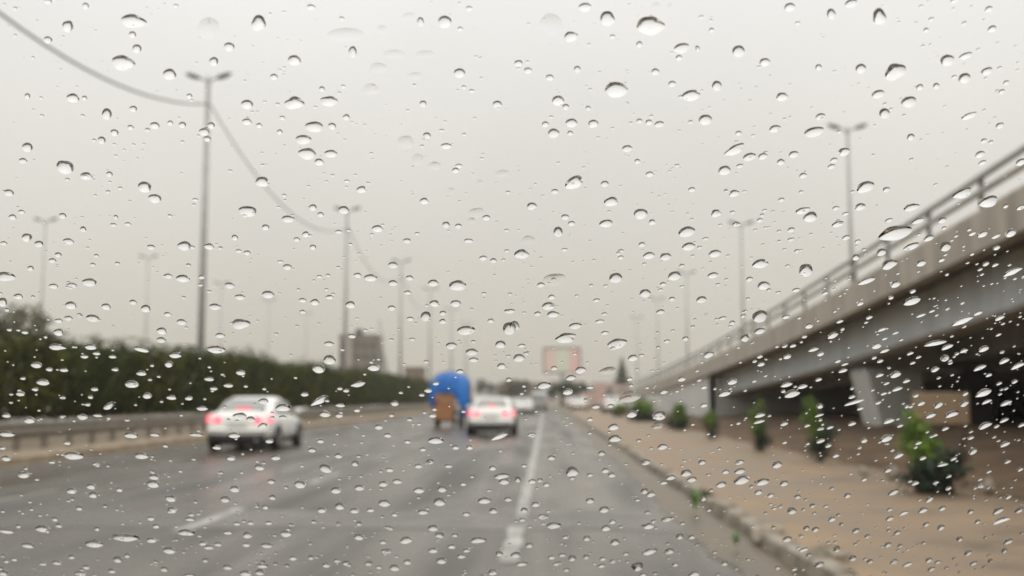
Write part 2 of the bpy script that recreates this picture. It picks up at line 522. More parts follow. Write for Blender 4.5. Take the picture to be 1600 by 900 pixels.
# bare soil right of the pavement, rising under the bridge
vs, fs = [], []
ys = [2 + .45 * i for i in range(80)] + [38.5 + 2.2 * i for i in range(60)]
NX = 30
for y in ys:
    edge = SW1 + .22 * mnoise.noise(Vector((y * .55, 2.2, 0))) + .1 * mnoise.noise(Vector((y * 1.9, 5.2, 0)))
    for k in range(NX + 1):
        t = k / NX
        x = edge + t ** 1.5 * (30 - edge)
        rise = .46 * max(0, min(1, (x - 6.5) / 4.5))
        bumpz = .07 * mnoise.noise(Vector((x * 1.1, y * 1.1, 0))) + .05 * mnoise.noise(Vector((x * 2.7, y * 2.7, 9)))
        vs.append((x, y, .12 + (.05 + bumpz) * min(1, k / 2.0) + (-.03 if k == 0 else .0) + rise * (1 if y < 120 else .6)))
for i in range(len(ys) - 1):
    for k in range(NX):
        a = i * (NX + 1) + k
        fs.append((a, a + 1, a + NX + 2, a + NX + 1))
soil = pyd('bare_soil', vs, fs, M['soil'], None, True)
tag(soil, kind='structure')


def soil_z(x, y):
    return .17 + .46 * max(0, min(1, (x - 6.5) / 4.5))


# ------------------------------------------------------------------ flyover ramp on the right
RT = [(-70, 8.3), (-30, 8.0), (-10, 7.4), (5, 6.7), (19.3, 5.9), (30, 5.32), (40, 4.82), (59, 4.12), (78, 3.62), (98, 3.2), (130, 2.6), (170, 1.95), (215, 1.3), (260, .95)]


def rt(y):
    for (a, za), (c, zc) in zip(RT, RT[1:]):
        if a <= y <= c:
            return za + (zc - za) * (y - a) / (c - a)
    return RT[-1][1]


BX, BX2 = 8.5, 24.5
bridge = empty('flyover_bridge', (BX, 59, 0))
tag(bridge, 'grey concrete flyover ramp with tube railing climbing along the right side', 'bridge')
inv = Matrix.Translation((-BX, -59, 0))


def under(o, p):
    o.parent = p
    o.matrix_parent_inverse = Matrix.Translation(-Vector(p.location))
    return o


def yl(a, c, n=8):
    return [a + (c - a) * i / n for i in range(n + 1)]


# edge beam cast in 6 m lengths with open joints
y = -62.0
first = True
while y < 230:
    L = 6.0 if y < 90 else 20.0
    o = sweep('edge_beam', [(BX, -1.52), (BX + .35, -1.52), (BX + .35, -.70), (BX + .04, -.70), (BX, -.76)], yl(y + .015, y + L - .015, 3), rt, M['concrete'])
    under(o, bridge)
    y += L
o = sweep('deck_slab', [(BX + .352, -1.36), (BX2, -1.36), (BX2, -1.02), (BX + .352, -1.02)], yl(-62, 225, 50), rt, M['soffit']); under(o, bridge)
for sx in (9.5, 12.9, 15.8, 18.7, 21.6):
    for a, c in ((-62, 8.97), (9.03, 34.97), (35.03, 58.9)):
        o = sweep('girder', [(sx, -1.365), (sx - .01, -1.7), (sx - .04, -2.48), (sx + .03, -2.56), (sx + .67, -2.56), (sx + .74, -2.48), (sx + .71, -1.7), (sx + .7, -1.365)],
                  yl(a, c, 8), rt, M['girder'])
        under(o, bridge)
# leaning outer pier leg and the inner legs, with a cross head
tube_pts = [at(1352, 668, 33.6), at(1327, 566, 34.0)]
bm = bmesh.new()
for x0, x1, z in ((10.35, 11.7, .3), (9.9, 11.6, 2.2)):
    for x, y in ((x0, 34.0), (x1, 34.0), (x1, 35.9), (x0, 35.9)):
        bm.verts.new((x, y, z))
bm.verts.ensure_lookup_table()
for k in range(4):
    bm.faces.new((bm.verts[k], bm.verts[(k + 1) % 4], bm.verts[4 + (k + 1) % 4], bm.verts[4 + k]))
bm.faces.new([bm.verts[i] for i in (3, 2, 1, 0)]); bm.faces.new([bm.verts[i] for i in (4, 5, 6, 7)])
o = bm_obj('pier_leg', bm, M['abut']); bevel(o, .05); under(o, bridge)
for x in (13.2, 16.1, 19.0, 21.9):
    o = box('pier_leg', (x, 34.0, 1.3), (.7, .8, 2.0), M['shade_dark']); under(o, bridge)
o = box('cross_head', (16.2, 35.0, 2.24), (12.6, 1.7, .16), M['girder'], None, .04); under(o, bridge)
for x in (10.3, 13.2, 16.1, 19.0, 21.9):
    o = box('pier_leg', (x, 9.0, 1.85), (.7, .8, 3.3), M['shade_dark']); under(o, bridge)
# abutment, retaining wall, and an added far-side wall to darken the underpass
o = box('abutment', (16.4, 59.4, 1.3), (15.2, .8, 2.6), M['abut']); under(o, bridge)
o = sweep('retaining_wall', [(8.72, -4.6), (9.1, -4.6), (9.1, -1.525), (8.72, -1.525)], yl(59.0, 225, 24), lambda y: max(rt(y), 1.7), M['abut']); under(o, bridge)
o = sweep('added_back_wall', [(24.0, -6.6), (24.4, -6.6), (24.4, -1.365), (24.0, -1.365)], yl(-62, 59, 16), rt, M['shade_dark']); under(o, bridge)
# railing
PY0 = 21.6
pys = [PY0 + 3 * k for k in range(-4, 27)]
bm = bmesh.new()
add_box(bm, (0, 0, .33), (.07, .10, .72)); add_box(bm, (0, 0, -.02), (.2, .22, .03)); add_box(bm, (-.03, 0, .66), (.16, .12, .1))
pm = bpy.data.meshes.new('railing_post'); bm.to_mesh(pm); bm.free()
for y in pys:
    o = link('railing_post', pm, M['rail_dark'])
    o.location = (BX + .16, y, rt(y) - .70)
    under(o, bridge)
for dz, r in ((-.06, .075), (-.36, .075)):
    for a in range(0, len(pys) - 1):
        y0, y1 = pys[a] - 0 + .005, pys[a + 1] - .005
        o = tube('rail', [(BX + .06, y0, rt(y0) + dz), (BX + .06, y1, rt(y1) + dz)], r, M['galv'], None, 10)
        under(o, bridge)
for dz in (-.06, -.36):
    o = tube('rail', [(BX + .06, yy, rt(yy) + dz) for yy in yl(pys[-1], 225, 12)], .07, M['galv'], None, 8)
    under(o, bridge)


# ------------------------------------------------------------------ street lamps
def street_lamp(loc, top, label, group, base=0.0, wscale=1.0):
    t = empty('street_lamp', loc)
    tag(t, label, 'street lamp', group)
    h = top - base
    tube('pole', [(0, 0, 0), (0, 0, h * .5), (0, 0, h)], [.19 * wscale, .16 * wscale, .11 * wscale], M['post_paint'], t, 10)
    tube('base_plate', [(0, 0, 0), (0, 0, .12), (0, 0, .5)], [.26, .26, .17], M['post_paint'], t, 10)
    for s in (-1, 1):
        tube('arm', [(0, 0, h - .35), (s * .16, 0, h - .16), (s * .42, 0, h - .02)], [.06, .05, .04], M['post_paint'], t, 8)
        bm = bmesh.new()
        rot = Matrix.Rotation(-s * R(19), 3, 'Y')
        add_ell(bm, (s * .72, 0, h + .05), (.42, .17, .11), rot, 14, 8)
        for v in bm.verts:
            v.co.z = max(v.co.z, h - .03 + (abs(v.co.x) - .72) * .2)
        hd = bm_obj('lamp_head', bm, M['lamp_dark'], t, True)
        bm = bmesh.new()
        add_ell(bm, (s * .76, 0, h - .025), (.26, .12, .035), rot, 12, 6)
        bm_obj('lens', bm, M['lamp_glass'], hd, True)
    return t


LAMP_X = -16.0
lampY = [14.0, 50.0, 86.3, 119.3, 150.0, 184.0, 218.0]
for i, y in enumerate(lampY):
    lab = ['tall twin-headed lamp post just outside the left edge, carrying the cable',
           'tallest twin-headed lamp post, behind the hedge above the left white car',
           'twin-headed lamp post in front of the grey block, end of the sagging cable',
           'third twin-headed lamp post of the median row, right of the grey block',
           'faint fourth lamp post of the median row above the hedge end',
           'faint fifth lamp post of the median row, above the blue tarpaulin',
           'faintest, farthest lamp post of the median row, above the blue tarpaulin'][i]
    street_lamp((LAMP_X, y, .14), 16.6, lab, 'lamp posts along the median', .14)
for i, y in enumerate([59.5, 92.5, 129.0, 163.0, 200.0]):
    b0 = rt(y) - 1.02
    street_lamp((16.7, y, b0), 16.3, ['tall twin-headed lamp post rising behind the flyover railing, nearest of its row',
                                     'second twin-headed lamp post behind the flyover, mid grey',
                                     'third, paler lamp post behind the flyover ramp',
                                     'fourth, faint lamp post behind the low end of the flyover',
                                     'fifth and faintest lamp post behind the low end of the flyover'][i], 'lamp posts on the flyover', b0, .72)
for i, y in enumerate([95.5, 121.0, 149.0, 175.0, 203.0]):
    street_lamp((-45.0, y, 0), 17.4, ['pale lamp post at the far left above the bushy tree', 'pale lamp post left of the tallest lamp, above the hedge',
                                     'very pale lamp post just right of the tallest lamp', 'very pale lamp post midway between the tallest lamp and grey block',
                                     'barely visible lamp post left of the grey block'][i], 'pale lamp posts beyond the far carriageway', 0, .62)


# cables strung from lamp to lamp
def cable(a, c, sag, label):
    pts = []
    for i in range(25):
        t = i / 24
        p = Vector(a).lerp(Vector(c), t)
        p.z -= sag * 4 * t * (1 - t)
        pts.append(p)
    o = tube('overhead_cable', pts, .046 if a[1] < 40 else .034, M['cable'], None, 6)
    return tag(o, label, 'cable', 'cables strung between the median lamps')


CZ = 15.3
cable((LAMP_X - .1, 14.0, CZ), (LAMP_X - .1, 50.0, CZ), 2.6, 'grey cable sagging from the upper left corner to the tallest lamp')
cable((LAMP_X + .1, 50.0, CZ), (LAMP_X + .1, 86.3, CZ - .2), 2.3, 'grey cable sagging from the tallest lamp to the next lamp')
cable((LAMP_X + .1, 86.3, CZ - .2), (LAMP_X + .1, 119.3, CZ - .4), 2.2, 'faint cable running on from the second to the third lamp')
cable((LAMP_X + .1, 119.3, CZ - .4), (LAMP_X + .1, 150.0, CZ - .4), 2.2, 'barely visible cable beyond the third median lamp')

# ------------------------------------------------------------------ guardrail on the median
GX = -12.55
gr = empty('guardrail', (GX, 30, .14))
tag(gr, 'weathered grey steel guardrail on short posts along the left kerb', 'guardrail')
bm = bmesh.new(); add_box(bm, (0, 0, .36), (.12, .15, .76))
gm = bpy.data.meshes.new('post'); bm.to_mesh(gm); bm.free()
y = 14.3
while y < 125:
    o = link('post', gm, M['guard']); o.location = (GX - .12, y, .14); under(o, gr)
    y += 1.45 if y < 60 else 2.9
sec = [(0, .42), (.07, .46), (.07, .52), (.01, .58), (.07, .64), (.07, .70), (0, .74), (-.02, .74), (.04, .69), (.04, .65), (-.02, .58), (.04, .51), (.04, .47), (-.02, .42)]
for a in range(12, 128, 4):
    o = sweep('rail', [(GX + x, z + .10) for x, z in sec], [a + .004, a + 3.996], lambda y: .0, M['guard']); under(o, gr)

# ------------------------------------------------------------------ added dark backdrop wall beyond the far carriageway, for shade under the hedge
t = empty('added_backdrop_wall', (-35, 60, 0))
tag(t, 'added dark backdrop wall beyond the far carriageway, seen under the hedge', 'wall')
for y in range(20, 260, 6):
    box('wall_panel', (0, y + 3 - 60, 1.5), (.25, 5.8, 3.0), M['shade_dark'], t, .02)
    box('pier', (0, y - 60, 1.6), (.4, .2, 3.2), M['shade_dark'], t)

# ------------------------------------------------------------------ vegetation
def leaf_cloud(name, pts, size, material, seed, flat=.0):
    """pts: list of points; a small two-triangle leaf blade at each."""
    r = random.Random(seed)
    vs, fs = [], []
    for p in pts:
        d = Vector((r.gauss(0, 1), r.gauss(0, 1), r.gauss(0, 1) + flat)).normalized()
        a = d.orthogonal().normalized()
        a = (Matrix.Rotation(r.uniform(0, 6.28), 3, d) @ a)
        c = d.cross(a)
        s = size * r.uniform(.6, 1.35)
        p = Vector(p)
        i = len(vs)
        vs += [p - a * s, p + c * s * .45 + d * s * .12, p + a * s, p - c * s * .45 + d * s * .12]
        fs.append((i, i + 1, i + 2, i + 3))
    me = bpy.data.meshes.new(name)
    me.from_pydata(vs, [], fs)
    me.materials.append(material)
    return me


def foliage(name, me, t):
    return tag(link(name, me, None, t), kind='stuff')


def hedge_pts(n, L, D, z0, z1, seed):
    r = random.Random(seed)
    pts = []
    while len(pts) < n:
        u, v, q = r.uniform(-1, 1), r.uniform(-1, 1), r.uniform(0, 1)
        rad = (abs(u) ** 4 + abs(v) ** 3) if q > .15 else (abs(u) ** 4 + abs(v * 1.3) ** 3)
        if rad > 1: continue
        x, yy = v * D / 2, u * L / 2
        top = z1 + .42 * mnoise.noise(Vector((yy * 1.0, seed * 3.3, 0))) + .26 * mnoise.noise(Vector((yy * 2.7, x * 2, seed))) - .35 * abs(v) ** 3
        bot = z0 + .2 * mnoise.noise(Vector((yy * 1.1, 9, seed)))
        z = bot + (top - bot) * q
        shell = max(abs(v), q, 1 - q)
        if r.random() > .35 + .65 * shell ** 2: continue
        if q > .95 and r.random() < .6: z += r.uniform(0, .35)
        cl = mnoise.noise(Vector((x * 1.7, yy * 1.7, z * 1.7 + seed)))
        if cl < -.28 and r.random() < .75: continue
        pts.append((x, yy, z))
    return pts


hm = []
for i in range(5):
    hm.append(leaf_cloud('crown', hedge_pts(5600, 4.9, 2.6, .70, 3.34, i + 1), .105, M['hedge'] if i % 2 == 0 else M['hedge2'], i, 1.7))
tm = []
for i in range(3):
    r = random.Random(70 + i)
    bm = bmesh.new()
    add_tube(bm, [(0, 0, -.05), (r.uniform(-.04, .04), 0, .6), (r.uniform(-.08, .08), r.uniform(-.1, .1), 1.3)], [.15, .12, .11], 9)
    for k in range(4):
        a = k * 1.6 + r.uniform(-.4, .4)
        add_tube(bm, [(0, 0, 1.1), (.4 * math.cos(a), .6 * math.sin(a), 1.8), (.8 * math.cos(a), 1.3 * math.sin(a), 2.6)], [.07, .05, .02], 6)
    me = bpy.data.meshes.new('trunk'); bm.to_mesh(me); bm.free(); tm.append(me)
HX = -16.4
hy = [20.0 + 4.0 * i for i in range(32)]
for i, y in enumerate(hy):
    t = empty('median_tree', (HX + rnd.uniform(-.15, .15), y + rnd.uniform(-.3, .3), .14), rnd.choice((0, math.pi)))
    tag(t, 'clipped dark green hedge tree on the median, %s from the left in the row' % ORD[i], 'tree', 'clipped trees of the median hedge')
    s = rnd.uniform(.94, 1.07) * (.85 + .17 * min(1, max(0, (y - 26) / 24)))
    t.scale = (1, 1, s)
    foliage('crown', hm[i % 5], t)
    tr = link('trunk', tm[i % 3], M['trunk_white'], t)


def crown_pts(n, rx, ry, rz, seed, clump=1.0, holes=-.1):
    r = random.Random(seed)
    pts = []
    lob = [(Vector((r.uniform(-.6, .6) * rx, r.uniform(-.6, .6) * ry, r.uniform(-.55, .6) * rz)), r.uniform(.32, .6)) for _ in range(11)]
    while len(pts) < n:
        c, f = lob[r.randrange(len(lob))]
        d = Vector((r.gauss(0, 1), r.gauss(0, 1), r.gauss(0, 1))).normalized() * (r.random() ** .4) * f
        p = c + Vector((d.x * rx, d.y * ry, d.z * rz))
        if mnoise.noise(p * clump + Vector((seed, 0, 0))) < holes and r.random() < .85: continue
        pts.append(p)
    return pts


def tree(name, loc, h, rx, rz, label, material, n=2200, leaf=.14, seed=1, bark='bark', clump=.8, cat='tree', group=None, r0=.14, ry=None):
    t = empty(name, loc, random.Random(seed).uniform(0, 6))
    tag(t, label, cat, group)
    cz = h - rz
    bm = bmesh.new()
    r = random.Random(seed)
    add_tube(bm, [(0, 0, -.1), (.03, .02, cz * .5), (0, .05, cz), (0, 0, cz + rz * .5)], [r0, r0 * .8, r0 * .6, r0 * .2], 8)
    for k in range(6):
        a = k * 1.05 + r.uniform(-.3, .3)
        add_tube(bm, [(0, 0, cz * r.uniform(.6, .95)), (rx * .35 * math.cos(a), rx * .35 * math.sin(a), cz), (rx * .75 * math.cos(a), rx * .75 * math.sin(a), cz + rz * r.uniform(-.1, .6))], [r0 * .4, r0 * .25, r0 * .08], 5)
    bm_obj('trunk', bm, M[bark], t, True)
    me = leaf_cloud('crown', [p + Vector((0, 0, cz)) for p in crown_pts(n, rx, ry or rx, rz, seed, clump)], leaf, M[material], seed)
    foliage('crown', me, t)
    return t


tree('broadleaf_tree', (at(8, 560, 72).x, 72, 0), 7.9, 3.0, 2.5, 'brownish loose tree rising above the hedge at the left edge', 'leaf_brown', 2000, .22, 5, clump=.7)
tree('broadleaf_tree', (at(62, 560, 75).x, 75, 0), 7.3, 1.6, 1.7, 'small brownish treetop beside the loose tree at the left edge', 'leaf_brown', 900, .22, 8, clump=.9)
p = at(878, 620, 168)
tree('broadleaf_tree', (p.x - .2, 168, .1), 4.4, 2.5, 1.7, 'dark tree below the pink billboard in the distance', 'leaf_far', 1500, .26, 15)
p = at(805, 620, 235)
tree('broadleaf_tree', (p.x, 235, 0), 6.0, 3.4, 2.3, 'brownish far tree left of the billboard, behind the traffic', 'leaf_brown', 1300, .35, 25)


for px, Y, h, rx, lab, sd_ in ((762, 270, 6.5, 3.6, 'far hazy tree between blue tarpaulin and second white sedan', 31), (912, 215, 4.6, 2.4, 'far hazy tree between billboard and pinkish building', 33), (946, 190, 3.6, 1.8, 'small hazy tree in front of the pinkish building', 35)):
    tree('broadleaf_tree', (at(px, 620, Y).x, Y, 0), h, rx, h * .38, lab, 'leaf_far', 900, .3, sd_)


def conifer(px, Y, top, base, label, rx):
    p = at(px, 600, Y)
    t = empty('conifer_tree', (p.x, Y, 0))
    tag(t, label, 'tree')
    tube('trunk', [(0, 0, -.1), (0, 0, top * .95)], [.2, .04], M['bark'], t, 7)
    r = random.Random(3); pts = []
    for _ in range(1500):
        q = r.random() ** .7
        z = base + (top - base) * (1 - q)
        rad = rx * q * (.75 + .25 * math.sin(z * 5)) * r.random() ** .5
        a = r.uniform(0, 6.28)
        pts.append((rad * math.cos(a), rad * math.sin(a), z))
    foliage('crown', leaf_cloud('crown', pts, .3, M['leaf_far'], 4), t)


conifer(972, 240, 10.4, 4.6, 'small dark pointed conifer beyond the low end of the flyover', 2.3)


# young plants along the pavement
def shrub(px, py, hpx, wpx, label, bright=.55, seed=1, n=520, lx=0):
    n = int(n * 1.5)
    p = ground(px, py, .18)
    p.z = .14
    Y = p.y
    h = hpx * Y / FPX
    wd = wpx * Y / FPX
    t = empty('shrub', p)
    tag(t, label, 'shrub', 'shrubs planted along the pavement')
    r = random.Random(seed)
    for k in range(5):
        a = r.uniform(0, 6.28)
        tube('stem', [(0, 0, -.05), (.10 * wd * math.cos(a), .1 * wd * math.sin(a), h * .5), (.26 * wd * math.cos(a) + lx * wd, .26 * wd * math.sin(a), h * r.uniform(.75, .98))], [.018, .014, .006], M['bark'], t, 5)
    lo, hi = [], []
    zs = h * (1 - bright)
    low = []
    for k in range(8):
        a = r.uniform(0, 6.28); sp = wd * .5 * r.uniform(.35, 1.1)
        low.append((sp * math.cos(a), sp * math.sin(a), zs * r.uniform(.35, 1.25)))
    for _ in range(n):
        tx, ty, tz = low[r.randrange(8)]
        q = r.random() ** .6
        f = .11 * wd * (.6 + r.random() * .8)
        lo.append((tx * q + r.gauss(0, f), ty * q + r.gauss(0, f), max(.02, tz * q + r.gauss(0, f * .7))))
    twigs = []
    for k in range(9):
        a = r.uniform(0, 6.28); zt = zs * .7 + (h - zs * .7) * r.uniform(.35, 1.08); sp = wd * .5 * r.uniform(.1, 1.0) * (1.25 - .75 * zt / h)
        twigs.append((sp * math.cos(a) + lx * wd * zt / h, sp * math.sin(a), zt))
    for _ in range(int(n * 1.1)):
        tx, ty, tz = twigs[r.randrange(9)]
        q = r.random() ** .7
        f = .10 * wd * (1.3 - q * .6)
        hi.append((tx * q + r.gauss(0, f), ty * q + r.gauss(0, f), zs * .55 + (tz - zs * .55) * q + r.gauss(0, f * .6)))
    s = max(.032, .06 * wd)
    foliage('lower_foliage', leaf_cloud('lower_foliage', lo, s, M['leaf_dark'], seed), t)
    foliage('upper_foliage', leaf_cloud('upper_foliage', hi, s, M['leaf_bright'], seed + 5), t)  # brighter leaves in the upper part, darker ones below
    return t


shrub(1458, 764, 118, 94, 'largest bright green shrub in front of the tan board', .55, 3, 900, -.22)
shrub(1282, 718, 94, 52, 'narrow green shrub in front of the leaning pier leg', .5, 4, 520, -.25)
shrub(1186, 702, 78, 40, 'upright green shrub left of the narrow one, under the girder', .55, 5, 480)
shrub(1112, 684, 46, 34, 'small dark shrub beside the abutment corner', .3, 6, 380)
shrub(1062, 670, 40, 44, 'round olive shrub in front of the pale abutment wall', .4, 7, 420)
shrub(1005, 657, 30, 52, 'low wide olive shrub left of the white cabinet', .35, 8, 420)
shrub(968, 650, 20, 30, 'lowest farthest shrub of the pavement row', .3, 9, 300)


def weed(px, py, h, label, seed):
    p = ground(px, py, .13)
    t = empty('weed', (p.x, p.y, .05))
    tag(t, label, 'weed')
    r = random.Random(seed)
    vs, fs = [], []
    for k in range(46):
        a = r.uniform(0, 6.28); ln = h * r.uniform(.5, 1.15); sp = r.uniform(.2, .75)
        dx, dy = math.cos(a), math.sin(a)
        w_ = .012
        i = len(vs)
        for q in (0, .5, 1):
            z = ln * (q - .35 * sp * q * q)
            x0, y0 = dx * ln * sp * q * q, dy * ln * sp * q * q
            ww = w_ * (1 - .8 * q)
            vs += [(x0 - dy * ww, y0 + dx * ww, z), (x0 + dy * ww, y0 - dx * ww, z)]
        fs += [(i, i + 1, i + 3, i + 2), (i + 2, i + 3, i + 5, i + 4)]
    pyd('blades', vs, fs, M['weed'], t)


weed(1086, 786, .30, 'bright green weed growing at the kerb edge', 1)
weed(1190, 700, .26, 'pale green weed at the foot of the upright shrub', 2)
weed(1150, 838, .12, 'tiny weed in the muddy gutter below the bright one', 3)

# rubble along kerb and soil edge
rub = [(1200, 838, .20, 'pale broken concrete lump in the gutter near the bottom'), (1152, 800, .12, 'small pinkish concrete lump in the gutter beside the weed'),
       (1290, 884, .24, 'broken kerb lump at the lower right of the gutter'), (1395, 746, .16, 'pale lump at the soil edge left of the largest shrub'),
       (1545, 770, .15, 'pale lump at the soil edge right of the largest shrub'), (1350, 742, .12, 'small lump on the soil edge far left of the largest shrub')]
for i, (px, py, s, lab) in enumerate(rub):
    p = ground(px, py, .08 if px < 1300 else .16)
    o = link('concrete_lump', stone_mesh('concrete_lump', (s * 1.3, s, s * .8), 200 + i, s * .16, s * .2), M['stone'])
    o.location = (p.x, p.y, (.05 if px < 1300 else .19) + s * .25)
    o.rotation_euler = (.2 * i, .15 * i, i * 1.1)
    tag(o, lab, 'rubble', 'concrete lumps beside the pavement')


# ------------------------------------------------------------------ vehicles
def loft(secs, mat_, name, parent, sub=1):
    n = len(secs[0])
    vs = [v for s in secs for v in s]
    fs = []
    for i in range(len(secs) - 1):
        for k in range(n):
            a, c = i * n + k, i * n + (k + 1) % n
            fs.append((a, c, c + n, a + n))
    fs.append(tuple(range(n))[::-1]); fs.append(tuple(range((len(secs) - 1) * n, len(secs) * n)))
    o = pyd(name, vs, fs, mat_, parent, True)
    bm = bmesh.new(); bm.from_mesh(o.data); bmesh.ops.recalc_face_normals(bm, faces=bm.faces); bm.to_mesh(o.data); bm.free()
    if sub:
        m_ = o.modifiers.new('sub', 'SUBSURF'); m_.levels = sub; m_.render_levels = sub
    return o


def make_sedan(paint, tail, lit):
    t = empty('sedan_car')
    st = [(-2.30, .70, .46, .84), (-2.27, .80, .34, .95), (-2.15, .87, .27, 1.03), (-1.75, .90, .23, 1.045), (-1.2, .915, .21, 1.01), (-.4, .92, .20, .975),
          (.5, .92, .20, .955), (1.1, .915, .20, .945), (1.6, .90, .22, .88), (2.0, .87, .22, .79), (2.2, .80, .25, .71), (2.3, .62, .34, .60)]
    secs = []
    for y, w_, zb, zt in st:
        zm = (zb + zt) / 2
        half = [(0.0, zb), (.78 * w_, zb), (.97 * w_, zb + .10), (w_, zm), (.975 * w_, zt - .10), (.86 * w_, zt - .015), (.45 * w_, zt + .02)]
        secs.append([(x, y, z) for x, z in half] + [(0.0, y, zt + .028)] + [(-x, y, z) for x, z in half[:0:-1]])
    loft(secs, paint, 'body', t, 1)
    # cabin: pillars and roof
    lev = [(.93, -1.92, 1.28, .82), (1.05, -1.72, 1.05, .80), (1.22, -1.36, .74, .73), (1.36, -1.08, .46, .665), (1.425, -.82, .22, .60), (1.445, -.5, -.05, .48)]
    ring = []
    for z, ya, yb, w_ in lev:
        ring.append([(-w_ * .82, ya, z), (0, ya - .05, z), (w_ * .82, ya, z), (w_, ya + .22, z), (w_ * 1.015, (ya + yb) / 2, z), (w_, yb - .25, z), (w_ * .8, yb, z), (0, yb + .06, z), (-w_ * .8, yb, z), (-w_, yb - .25, z), (-w_ * 1.015, (ya + yb) / 2, z), (-w_, ya + .22, z)])
    loft(ring, paint, 'cabin', t, 1)

    def pane(name, pts, off):
        o = pyd(name, [tuple(Vector(p) + Vector(off)) for p in pts], [tuple(range(len(pts)))], M['auto_glass'], t)
        s_ = o.modifiers.new('solid', 'SOLIDIFY'); s_.thickness = .012; s_.offset = 0
        return o
    pane('rear_window', [(-.62, -1.70, 1.06), (.62, -1.70, 1.06), (.50, -1.10, 1.36), (-.50, -1.10, 1.36)], (0, -.035, .02))
    pane('windscreen', [(-.66, 1.03, 1.05), (.66, 1.03, 1.05), (.53, .46, 1.36), (-.53, .46, 1.36)], (0, .05, .02))
    for s in (-1, 1):
        pane('side_window', [(s * .80, -1.30, 1.05), (s * .805, -.33, 1.04), (s * .70, -.33, 1.33), (s * .69, -.90, 1.33)], (s * .015, 0, 0))
        pane('side_window', [(s * .805, -.25, 1.04), (s * .80, .72, 1.04), (s * .70, .24, 1.33), (s * .70, -.25, 1.33)], (s * .015, 0, 0))
        # lamps, mirrors, handles
        bm = bmesh.new()
        vs = [(s * .45, -2.315, .76), (s * .80, -2.27, .74), (s * .885, -2.06, .80), (s * .88, -2.04, .92), (s * .79, -2.26, .935), (s * .45, -2.30, .91)]
        top = [bm.verts.new(v) for v in vs]
        bot = [bm.verts.new((v[0] * .96, v[1] + .12, v[2])) for v in vs]
        bm.faces.new(top); bm.faces.new(bot[::-1])
        for k in range(6):
            bm.faces.new((top[k], bot[k], bot[(k + 1) % 6], top[(k + 1) % 6]))
        bmesh.ops.recalc_face_normals(bm, faces=bm.faces)
        bm_obj('tail_light', bm, tail, t)
        bm = bmesh.new(); add_ell(bm, (s * .68, 2.14, .66), (.17, .10, .07)); bm_obj('headlight', bm, M['plate'], t, True)
        bm = bmesh.new(); add_ell(bm, (s * 1.0, .78, 1.04), (.11, .07, .075)); bm_obj('wing_mirror', bm, paint, t, True)
        for y in (-.95, .05):
            box('door_handle', (s * .925, y, .86), (.03, .2, .035), paint, t, .01)
        for y in (-1.42, 1.42):
            bm = bmesh.new(); pts = []
            seg = 14
            for k in range(seg):
                a = math.pi * k / (seg - 1)
                pts.append((.40 * math.cos(a), .40 * math.sin(a)))
            va = [bm.verts.new((s * .90, y + c, .30 + q)) for c, q in pts]; vb = [bm.verts.new((s * .928, y + c, .30 + q)) for c, q in pts]
            bm.faces.new(vb if s > 0 else vb[::-1])
            for k in range(seg - 1):
                bm.faces.new((va[k], va[k + 1], vb[k + 1], vb[k]))
            bm_obj('wheel_arch', bm, M['black'], t)
            wob = empty('wheel', (s * .80, y, .32)); wob.parent = t
            bm = bmesh.new()
            prof = [(.20, -.11), (.30, -.11), (.32, -.08), (.325, 0), (.32, .08), (.30, .11), (.20, .11)]
            seg = 22
            rings = [[bm.verts.new((s * .035 + x, r_ * math.cos(2 * math.pi * k / seg), r_ * math.sin(2 * math.pi * k / seg))) for r_, x in prof] for k in range(seg)]
            for k in range(seg):
                for j in range(len(prof)):
                    bm.faces.new((rings[k][j], rings[k][(j + 1) % len(prof)], rings[(k + 1) % seg][(j + 1) % len(prof)], rings[(k + 1) % seg][j]))
            bmesh.ops.recalc_face_normals(bm, faces=bm.faces)
            bm_obj('tyre', bm, M['rubber'], wob, True)
            bm = bmesh.new()
            bmesh.ops.create_cone(bm, cap_ends=True, segments=18, radius1=.205, radius2=.19, depth=.20, matrix=Matrix.Translation((s * .035, 0, 0)) @ Matrix.Rotation(R(90), 4, 'Y'))
            bm_obj('rim', bm, M['rim'], wob)
    box('rear_valance', (0, -2.26, .36), (1.44, .10, .17), M['black'], t, .03)
    box('number_plate', (0, -2.325, .70), (.50, .02, .13), M['plate'], t)
    box('bumper', (0, -2.27, .555), (1.60, .12, .13), paint, t, .05)
    tube('exhaust_pipe', [(.5, -2.34, .27), (.5, -2.0, .27)], .04, M['rim'], t, 8)
    box('underbody', (0, 0, .22), (1.35, 4.0, .14), M['black'], t, .02)
    if lit: box('brake_light', (0, -1.68, 1.115), (.42, .05, .06), M['brake_bar'], t)
    return t


def place(t, loc, rz, label, cat, group=None):
    t.location = loc; t.rotation_euler = (0, 0, rz)
    tag(t, label, cat, group)
    return t


lit_car = make_sedan(M['white_car'], M['tail'], True)
cc = copy_tree(lit_car)
p = ground(365, 705)
place(lit_car, (p.x + .02, p.y + 2.3, 0), R(1.5), 'white sedan with lit brake lights in the left lane, nearest car', 'car', 'white cars driving ahead')
p = ground(766, 681)
place(cc, (p.x, p.y + 2.3, 0), R(.5), 'white sedan with lit brake lights right of the blue tarpaulin', 'car', 'white cars driving ahead')
far_car = make_sedan(M['white_car'], M['tail_dim'], False)
spots = [(818, 98, 0, 'small white car far ahead, just right of the second white sedan'), (838, 128, 0, 'tiny white car in the far traffic below the billboard'), (800, 150, 0, 'tiny white car farthest left in the far traffic'), (826, 185, 0, 'faintest white car in the far traffic, behind the van')]
base = far_car
for i, (px, Y, rz, lab) in enumerate(spots):
    c = base if i == 0 else copy_tree(base)
    p = at(px, 640, Y)
    place(c, (p.x, Y, 0), rz, lab, 'car', 'far traffic')
